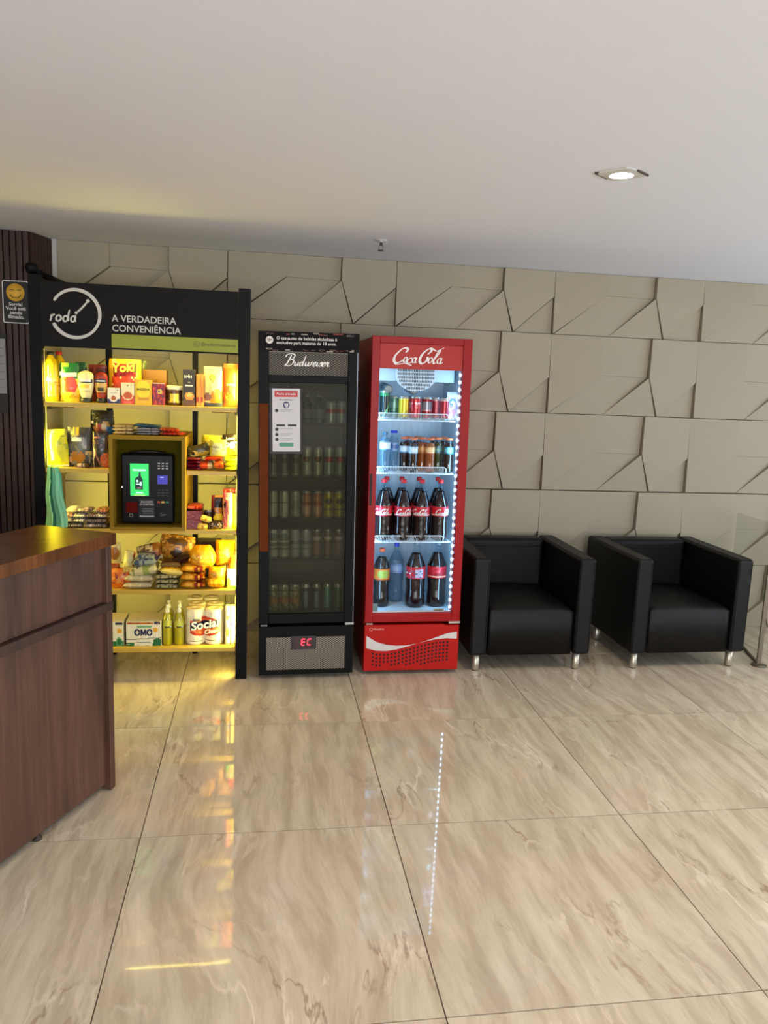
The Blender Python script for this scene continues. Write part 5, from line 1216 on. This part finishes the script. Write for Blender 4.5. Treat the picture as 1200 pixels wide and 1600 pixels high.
bag('dark bag with a bright yellow round biscuit picture', -0.229,0.792,0.065,0.187, 4.15, .05, paint([('bg', (52, 20, 14)), ('e', .62, .36, .44, .15, (246, 206, 30)), ('e', .6, .60, .34, .12, (190, 120, 40)), ('e', .6, .76, .3, .10, (20, 20, 26)), ('r', 0, .22, .6, 1, (130, 24, 24)), ('r', .28, 1, .92, 1, (190, 130, 50))]), group=G3r, n=18)
bag('tall pink biscuit bag with pale patches beside the bright yellow bag', -0.176,0.798,0.049,0.200, 4.115, .05, paint([('bg', (224, 100, 96)), ('n', 6, 4., .12, (240, 190, 120)), ('e', .2, .70, .16, .07, (50, 20, 20)), ('r', 0, 1, .9, 1, (216, 80, 90))]), group=G3r, n=18)
bag('tall bright yellow biscuit bag touching the right post', -0.128,0.797,0.055,0.194, 4.125, .05, paint([('bg', (246, 232, 30)), ('r', .5, 1, 0, .2, (244, 236, 180)), ('n', 6, 7., .3, (230, 200, 20))]), group=G3r, n=18)
packet('dark red foil packet lying on top of the pink and yellow bags', -0.160,0.985,0.096,0.027, 4.16, .08, paint([('bg', (120, 20, 34)), ('n', 12, 3., .12, (210, 110, 110))]), group=G3r)

# ---- fourth shelf: rice, pasta, meal bags
G4s = 'food bags on the fourth shelf'
zF = ST[3]
ylw = paint([('bg', (226, 150, 10)), ('e', .5, .45, .30, .24, (206, 140, 40)), ('t', 8, 14, .3, .6, (236, 200, 110)), ('n', 7, 2., .28, (240, 190, 40)), ('r', .2, .8, .14, .22, (236, 170, 60))])
bag('yellow meal bag at the upper right of the fourth shelf, next to the post', -0.190,0.595,0.101,0.136, 4.20, .09, ylw, group=G4s)
bag('round bulging yellow meal bag in the upper middle of the fourth shelf', -0.304,0.587,0.135,0.127, 4.15, .10, ylw, group=G4s, round_=True, crinkles=.010)
bag('yellow meal bag low right on the fourth shelf, middle one of the column', -0.228,0.533,0.089,0.072, 4.13, .09, ylw, group=G4s)
packet('yellow meal bag at the foot of the right column on the fourth shelf', -0.232, zF, 3.181*0+.092, .062, 4.085, .14, ylw, group=G4s)
carton('dark crate of goods behind the yellow meal bags', -0.300,0.489,0.156,0.199, 4.36, .10, paint([('bg', (70, 50, 20)), ('n', 5, 2., .2, (100, 80, 30))], card), (64, 46, 20), group=G4s)
org = paint([('bg', (206, 130, 20)), ('r', .55, .9, .0, .4, (120, 30, 14)), ('n', 7, 2.5, .25, (226, 170, 60))])
for k in range(3):
    packet(f'orange pasta packet, {["bottom", "middle", "top"][k]} one of the stack in the middle of the fourth shelf', -0.351, zF+k*.0425, .128, .041, 4.085, .15, org, group=G4s, rz=(0, 2, -3)[k])
bag('orange brown meal bag standing at the back centre of the fourth shelf', -0.461,0.586,0.181,0.155, 4.28, .10, paint([('bg', (190, 130, 34)), ('n', 9, 3., .12, (140, 92, 26)), ('n', 12, 8., .25, (214, 170, 80)), ('e', .5, .8, .3, .12, (90, 60, 20)), ('e', .55, .4, .2, .15, (60, 40, 20))]), group=G4s, ry=8)
packet('brown coffee packet lying under the orange brown meal bag', -0.467,0.589,0.111,0.038, 4.12, .12, paint([('bg', (64, 34, 20)), ('r', 0, 1, 0, .15, (130, 100, 60))]), group=G4s)
packet('purple dark packet wedged between the brown packet and the bulging yellow bag', -0.401,0.615,0.079,0.041, 4.16, .12, paint([('bg', (50, 24, 30))]), group=G4s, ry=-20)
packet('yellow spaghetti packet on the dark grey pasta stack', -0.462,0.558,0.122,0.045, 4.088, .15, paint([('bg', (220, 166, 24)), ('t', 10, 6, 0, .5, (130, 84, 20)), ('r', 0, 1, 0, .1, (236, 210, 110))]), group=G4s, ry=6)
gp_ = paint([('bg', (72, 66, 48)), ('r', 0, 1, .0, .12, (190, 180, 130)), ('r', 0, .1, 0, 1, (190, 180, 150)), ('n', 9, 3., .2, (110, 100, 70))])
for k in range(3):
    packet(f'dark grey pasta packet, {["bottom", "middle", "top"][k]} one of the stack under the yellow spaghetti', -0.484, zF+.0005+k*.026, .122, .025, 4.085, .15, gp_, group=G4s, rz=(2, -2, 3)[k])
ric = paint([('bg', (206, 190, 150)), ('n', 9, 3., .25, (226, 214, 180))])
ric2 = paint([('bg', (206, 196, 150)), ('e', .3, .3, .16, .2, (90, 90, 90)), ('e', .3, .3, .10, .12, (206, 196, 150)), ('n', 6, 1.4, .3, (150, 160, 80))])
packet('white rice bag at the bottom of the rice stack', -0.630, zF, .145, .036, 4.085, .16, ric, group=G4s, name='rice_bag', cat='bag')
packet('white rice bag, second from the bottom of the rice stack', -0.623, zF+.0365, .146, .038, 4.085, .16, ric, group=G4s, name='rice_bag', cat='bag', ry=1)
packet('white rice bag with a grey stamp, tilted up in the rice stack', -0.598,0.553,0.144,0.061, 4.088, .16, ric2, group=G4s, name='rice_bag', cat='bag', ry=-8)
bl = paint([('bg', (22, 44, 110)), ('r', 0, 1, 0, .2, (150, 160, 150)), ('n', 8, 2., .3, (60, 80, 120))])
packet('dark blue sugar packet tilted on top of the stamped rice bag', -0.594,0.605,0.122,0.044, 4.095, .15, bl, group=G4s, ry=-4)
packet('dark blue sugar packet, upper one of the blue pair', -0.591,0.640,0.093,0.031, 4.10, .15, bl, group=G4s, ry=3)
bag('white and brown patterned flour bag leaning back above the blue packets', -0.574,0.611,0.124,0.091, 4.22, .08, paint([('bg', (206, 190, 140)), ('n', 7, 4., .18, (90, 60, 50)), ('r', .7, 1, .3, 1, (150, 90, 30))]), group=G4s, ry=-14)
bag('pale flour bag standing at the left of the rice stack', -0.684,0.592,0.054,0.089, 4.15, .05, paint([('bg', (206, 196, 130)), ('r', .86, 1, 0, 1, (190, 100, 50)), ('n', 6, 3., .3, (220, 216, 160))]), group=G4s, ry=8)
packet('pale sugar packet lying under the standing flour bag', -0.678,0.573,0.060,0.027, 4.09, .14, paint([('bg', (200, 180, 110)), ('n', 6, 3., .2, (170, 100, 40))]), group=G4s)
o = bag('cream biscuit bag with a brown picture behind the counter corner', -0.760,0.606,0.077,0.113, 4.18, .05, paint([('bg', (196, 180, 120)), ('e', .6, .5, .3, .32, (150, 96, 30))]), group=G4s)
bag('orange snack bag low at the left, just right of the counter corner', -0.733,0.481,0.124,0.112, 4.13, .06, paint([('bg', (226, 110, 14)), ('n', 6, 2., .15, (236, 150, 50)), ('n', 7, 7., .3, (150, 60, 20))]), group=G4s)
bag('second orange snack bag carrying the cream biscuit bag', -0.792,0.462,0.122,0.142, 4.20, .06, paint([('bg', (190, 90, 20))]), group=G4s)
bag('red and orange sachet behind the white and green packets by the post', -0.150,0.544,0.073,0.118, 4.14, .03, paint([('bg', (226, 70, 20)), ('d', .3, .5, .8, (240, 180, 90)), ('d', -.1, 0, .8, (236, 130, 40))]), group=G4s, ry=16, n=14)
carton('white and green tea box low by the right post', -0.144,0.483,0.063,0.108, 4.11, .09, paint([('bg', (240, 232, 200)), ('r', 0, 1, 0, .2, (60, 170, 40)), ('r', 0, 1, .45, .5, (226, 120, 60)), ('r', 0, 1, .62, .66, (226, 150, 100)), ('e', .1, .3, .2, .3, (100, 180, 50))], card), group=G4s)
carton('striped white box at the back by the right post above the tea box', -0.134,0.549,0.048,0.107, 4.25, .08, paint([('bg', (226, 214, 170)), ('r', 0, 1, .2, .28, (60, 50, 30)), ('r', 0, 1, .5, .58, (60, 50, 30)), ('r', 0, 1, .8, .88, (60, 50, 30))], card), group=G4s)

# ---- bottom shelf
G5s = 'household goods on the bottom shelf'
_, _, OMOW, OMOH = (-0.603,0.177,0.178,0.134)
zB = ST[4]
omo = paint([('bg', (232, 226, 196)), ('r', 0, 1, .0, .30, (232, 226, 196)), ('r', .0, .22, 0, .14, (30, 110, 60)), ('r', .78, 1, 0, .22, (40, 110, 70)), ('e', .90, .10, .16, .20, (30, 100, 60)), ('r', .02, .78, .88, .97, (232, 150, 40)), ('r', .80, .98, .90, .99, (30, 40, 80)), ('r', .30, .72, .76, .84, (110, 170, 120)), ('e', .84, .66, .07, .10, (236, 170, 40)), ('d', .28, .31, .08, (120, 120, 110)), ('r', .22, .78, .10, .20, (236, 232, 214)), ('r', .30, .70, .13, .17, (120, 130, 120)), ('d', .42, .44, 1.2, (206, 150, 110)), ('d', .02, .03, -.1, (180, 180, 160))], card)
carton('white washing powder box with the dark blue word OMO', -0.603,0.177,0.178,0.134, 4.11, .16, omo, (206, 200, 170), group=G5s, nu=40, nv=36, words=(('EMBALAGEM ECONÔMICA', .40, .925, .0125, (150, 50, 20), .86),))
ob = [o for o in bpy.data.objects if o.get('label', '').startswith('white powder washing') or o.get('label', '').startswith('white washing powder box with')][0]
OH = OMOH
lb = B(); hq = OH*.26
for cx_ in (-.031, .031): ribbon(lb, [circ(cx_-.002, OH*.555, .0115, hq*.42, 0, 360, 14)], lambda x, z: (x, -.0009, z), .0085, .0085, mat((20, 26, 74), rough=.5), 0)
for a_, c_ in (((-.0135, -.5), (-.0125, .5)), ((-.0125, .5), (-.002, -.35)), ((-.002, -.35), (.0085, .5)), ((.0085, .5), (.0095, -.5))):
    d_ = Vector((c_[0]-a_[0], (c_[1]-a_[1])*hq)).normalized(); n_ = Vector((-d_.y, d_.x))*.0036
    lb.poly([(a_[0]+n_.x, -.0010-abs(a_[0])*.01, OH*.555+a_[1]*hq+n_.y), (a_[0]-n_.x, -.0010-abs(a_[0])*.01, OH*.555+a_[1]*hq-n_.y), (c_[0]-n_.x, -.0010-abs(a_[0])*.01, OH*.555+c_[1]*hq-n_.y), (c_[0]+n_.x, -.0010-abs(a_[0])*.01, OH*.555+c_[1]*hq+n_.y)], mat((20, 26, 74), rough=.5))
tag(lb.build('bold_lettering', ob), kind='stuff')
carton('white and green washing powder box cut off by the counter', -0.773,0.177,0.137,0.135, 4.11, .16,
       paint([('bg', (232, 226, 196)), ('r', .7, .97, .86, .98, (30, 50, 60)), ('e', .85, .62, .10, .10, (236, 170, 40)), ('r', 0, 1, 0, .20, (30, 110, 60)), ('e', .84, .16, .12, .20, (90, 160, 110)), ('e', .84, .16, .08, .14, (30, 110, 60))], card), (206, 200, 170), group=G5s, nu=30, nv=30)
det = mat((168, 160, 20), rough=.15, coat=.5, var=.1)
for k, (px_, lab) in enumerate(((0, 'yellow dish soap bottle, left one of the front pair on the bottom shelf'), (1, 'yellow dish soap bottle, right one of the front pair beside the paper rolls'), (2, 'yellow dish soap bottle standing behind the left one'), (3, 'yellow dish soap bottle standing behind the right one'))):
    xx = (-0.485, -0.425, -0.488, -0.431)[k]; yy = 4.14 if k < 2 else 4.23
    o = thing('dish_soap_bottle', lab, 'bottle', (xx, yy, zB+.0005), group=G5s)
    r = .0255; h = (0.395 if k < 2 else 0.391)-zB
    B().lathe([(r*.9, 0), (r, .004), (r*.98, h*.25), (r, h*.45), (r*.92, h*.60), (r*.7, h*.72), (r*.45, h*.78), (r*.40, h*.80)], det, seg=20).build('bottle_body', o)
    pf = paint([('bg', (196, 196, 60)), ('d', -.1, .12, .5, (60, 70, 20)), ('d', .0, .05, .5, (226, 226, 200))])
    B().lathe([(r*1.005, h*.44), (r*1.01, h*.45)]+[(r*(1.01-.08*k2/6), h*(.45+.15*k2/6)) for k2 in range(1, 7)]+[(r*.92, h*.605)], det, seg=24, paint=lambda u, z_: pf(u, (z_/h-.45)/.15) if .2 < u < .8 else None).build('label', o)
    B().lathe([(r*.44, h*.795), (r*.46, h*.81), (r*.44, h*.87), (r*.25, h*.90), (r*.22, h*.93), (r*.34, h*.945), (r*.34, h*.99), (0, h)], mat((226, 226, 190), rough=.4), seg=16).build('push_cap', o)
paper = mat((240, 230, 190), rough=.75)
def rolls(label, x0, x1, z, h, y, rows=2, pf=None, nm='paper_roll_pack'):
    o = thing(nm, label, 'paper rolls', ((x0+x1)/2, y, z), group=G5s)
    r = (x1-x0)/4-.0005
    for k in (0, 1):
        for jj in range(rows):
            cx_ = (-1 if k == 0 else 1)*(r+.0004); cy_ = r+jj*(2*r+.001)
            B().lathe([(r*.96, .0005), (r, .006), (r, h-.008), (r*.94, h-.001), (r*.30, h-.002), (r*.28, h-.010), (0, h-.0105)], paper, cx_, cy_, 28).build('paper_roll', o)
    # printed wrapper following both front rolls
    W_ = x1-x0
    def wf(u, v):
        x = (u-.5)*W_*1.004; xc = x-(r if x > 0 else -r)
        yy = r-math.sqrt(max(.0, (r+.0022)**2-xc*xc)) if abs(xc) < r else r
        dip = -.0008 if abs(x) > .004 else 0
        return (x, min(yy, r*.75)+dip-.0006, .012+(h-.024)*v)
    if pf: B().grid(wf, 56, 46, pf).build('printed_wrapper', o)
    return o
soc = paint([('bg', (240, 230, 196)), ('e', .50, .52, .50, .31, (206, 60, 24)), ('e', .52, .52, .43, .24, (232, 110, 50)), ('d', .46, .70, .13, (20, 26, 60)), ('r', .0, .08, .4, .75, (206, 60, 24)), ('r', .0, .12, 0, 1, (240, 228, 190)), ('r', .93, 1, 0, 1, (240, 228, 190)), ('r', 0, 1, .82, 1, (240, 230, 196)), ('r', 0, 1, 0, .14, (240, 230, 196)), ('r', .1, .44, .05, .075, (40, 40, 30)), ('r', .5, .8, .06, .08, (40, 40, 30)), ('r', .12, .42, .72, .86, (226, 210, 180)), ('e', .3, .74, .10, .05, (90, 80, 70))])
x0, x1 = -0.391, -0.196
o = rolls('four-roll toilet paper pack with a red oval and blue band, front of the bottom shelf', x0, x1, zB+.0005, 0.370-zB, 4.115, pf=soc)
hh = 0.370-zB
text('lettering', 'Social', .002, -.0060, hh*.585, .064, mat((246, 242, 226), rough=.5), o, 'CENTER', .025, sx=1.0, rot=10, shear=.2)
text('lettering', 'Clean', .036, -.0060, hh*.40, .032, mat((246, 242, 226), rough=.5), o, 'CENTER', .015, rot=10, shear=.25)
s2 = paint([('bg', (240, 230, 196)), ('e', .32, .74, .16, .07, (226, 140, 60)), ('e', .42, .52, .22, .10, (120, 110, 190)), ('e', .30, .32, .18, .14, (236, 170, 40)), ('n', 6, 3., .35, (200, 206, 140))])
rolls('toilet paper pack with small purple and orange prints touching the right post', -0.186, -0.186+.150*.0+(-.132--0.186), zB+.0005, 0.387-zB, 4.115, pf=s2)
rolls('plain toilet paper pack standing behind the red oval pack', -0.406, -0.226, zB+.0005, 0.372-zB, 4.325, rows=1, pf=paint([('bg', (226, 214, 160)), ('r', .1, .4, .80, .84, (90, 96, 60)), ('e', .40, .86, .08, .08, (110, 90, 50))]))

# ---- card terminal in the niche
ctn = thing('card_terminal', 'black self-service payment terminal with a green screen inside the niche', 'payment terminal', ((-0.705+-0.446)/2, 4.10, z0+t_+.008))
TW = -0.444--0.702; THt = 1.188-(z0+t_+.008)
tk = mat((9, 9, 11), rough=.45, spec=.25)
box('terminal_body', -TW/2, TW/2, 0, .075, 0, THt, tk, ctn, bevel=.010, bseg=3)
box('wall_bracket', -.05, .05, .0755, .0985-.02, .02, .20, tk, ctn)
def tp_(px_, py_): return None
kx = lambda f: -TW/2+TW*f; kzv = lambda f: THt*(1-f)
sc1 = box('main_screen', kx(.175), kx(.525), -.002, .002, kzv(.60), kzv(.135), mat((46, 196, 96), emis=.9, var=.02), ctn)
wsm = mat((190, 240, 214), emis=.8, var=0); dks = mat((20, 50, 60), rough=.4)
sx0, sx1, sz0, sz1 = kx(.175), kx(.525), kzv(.60), kzv(.135); SW, SH = sx1-sx0, sz1-sz0
b = B(); b.box(sx0+SW*.14, sx0+SW*.86, -.0028, -.0022, sz1-SH*.22, sz1-SH*.17, wsm); b.box(sx0+SW*.30, sx0+SW*.70, -.0028, -.0022, sz0+SH*.08, sz0+SH*.12, wsm)
b.box(sx0+SW*.2, sx0+SW*.8, -.0028, -.0022, sz0+SH*.0, sz0+SH*.04, mat((170, 220, 120), emis=.7, var=0)); tag(b.build('screen_captions', sc1), kind='stuff')
b = B(); bx_ = sx0+SW*.46; bz_ = sz0+SH*.20
b.prism([(bx_-SW*.20, bz_), (bx_+SW*.22, bz_), (bx_+SW*.22, bz_+SH*.30), (bx_+SW*.12, bz_+SH*.42), (bx_+SW*.10, bz_+SH*.54), (bx_+SW*.02, bz_+SH*.54), (bx_+SW*.0, bz_+SH*.42), (bx_-SW*.20, bz_+SH*.34)], -.0028, -.0022, dks)
b.prism(ELL(bx_-SW*.08, bz_+SH*.26, SW*.06, SH*.04, 14), -.0034, -.0029, wsm); b.box(bx_-SW*.16, bx_+SW*.06, -.0034, -.0029, bz_+SH*.15, bz_+SH*.18, wsm); b.box(bx_+SW*.06, bx_+SW*.16, -.0034, -.0029, bz_+SH*.12, bz_+SH*.24, wsm); b.box(bx_-SW*.08, bx_+SW*.14, -.0034, -.0029, bz_+SH*.03, bz_+SH*.06, mat((200, 130, 150), emis=.5, var=0))
tag(b.build('bottle_picture', sc1), kind='stuff')
box('small_screen', kx(.69), kx(.885), -.002, .002, kzv(.425), kzv(.30), mat((60, 60, 170), emis=.5, var=.02), ctn)
b = B(); b.box(kx(.745), kx(.81), -.0028, -.0022, kzv(.330), kzv(.318), mat((190, 190, 240), emis=.6, var=0)); b.build('small_caption', ctn)
keyw = mat((196, 196, 196), rough=.5); b = B()
for i in range(3):
    for j in range(3): b.box(kx(.70+.075*i), kx(.745+.075*i), -.0015, -.0002, kzv(.205-.036*(2-j)*1.0+.0), kzv(.190-.036*(2-j)), keyw)
tag(b.build('card_brand_marks', ctn), kind='stuff')
b = B()
for i in range(3):
    for j in range(3): b.box(kx(.685+.08*i), kx(.745+.08*i), -.005, -.0002, kzv(.600-.040*j+.0), kzv(.580-.040*j), mat((44, 44, 46), rough=.4))
kp = tag(b.build('keypad', ctn, bevel=.0008), kind='stuff')
for i, (nm, c) in enumerate((('cancel_key', (170, 40, 30)), ('clear_key', (222, 180, 70)), ('enter_key', (30, 130, 80)))):
    box(nm, kx(.685+.08*i), kx(.745+.08*i), -.0055, -.0002, kzv(.700), kzv(.672), mat(c, rough=.4), ctn, bevel=.0008)
box('scanner_window', kx(.09), kx(.31), -.0015, -.0002, kzv(.845), kzv(.690), mat((96, 12, 14), rough=.15, coat=.4), ctn)
ib = B(); ipl = lambda x, z: (x, -.0012, z); ribbon(ib, [circ(kx(.185), kzv(.885), .0085, .0085, 0, 360, 10)], ipl, .003, .0035, mat((150, 146, 130), rough=.4, metal=.6), 0); ib.build('coin_lock', ctn)
ip = box('instruction_plate', kx(.335), kx(.635), -.0018, -.0002, kzv(.925), kzv(.640), mat((26, 26, 28), rough=.5), ctn)
text('lettering', 'ENCOSTE', kx(.485), -.0022, kzv(.688), .0135, keyw, ip, 'CENTER', .015)
text('lettering', 'O CARTÃO', kx(.485), -.0022, kzv(.725), .0135, keyw, ip, 'CENTER', .015)
b = B(); [b.box(kx(.40), kx(.62-.02*(k % 2)), -.0024, -.0019, kzv(.790+.022*k), kzv(.782+.022*k), mat((110, 110, 112), rough=.5)) for k in range(4)]
b.box(kx(.35), kx(.62), -.0024, -.0019, kzv(.900), kzv(.888), keyw); tag(b.build('small_print', ip), kind='stuff')
b = B(); [b.box(kx(.74), kx(.88-.03*k), -.0007, -.0002, kzv(.850+.02*k), kzv(.842+.02*k), mat((90, 90, 92), rough=.5)) for k in range(3)]; tag(b.build('side_print', ctn), kind='stuff')
B().lathe([(.0, -.004), (.003, -.003), (.0038, 0)], mat((236, 236, 226), emis=3, var=0), kx(.02), kzv(.475), 12, axis='y').build('status_light', ctn)
b = B(); b.lathe([(0, 0), (.02, .003), (.018, .010), (0, .014)], tk)
cb_ = B(); cb_.tube([(kx(.15), .03, THt+.004), (kx(.35), .025, THt+.010), (kx(.6), .028, THt+.012), (kx(.85), .03, THt+.004)], .0055, mat((18, 16, 18), rough=.4)).build('cable', ctn)
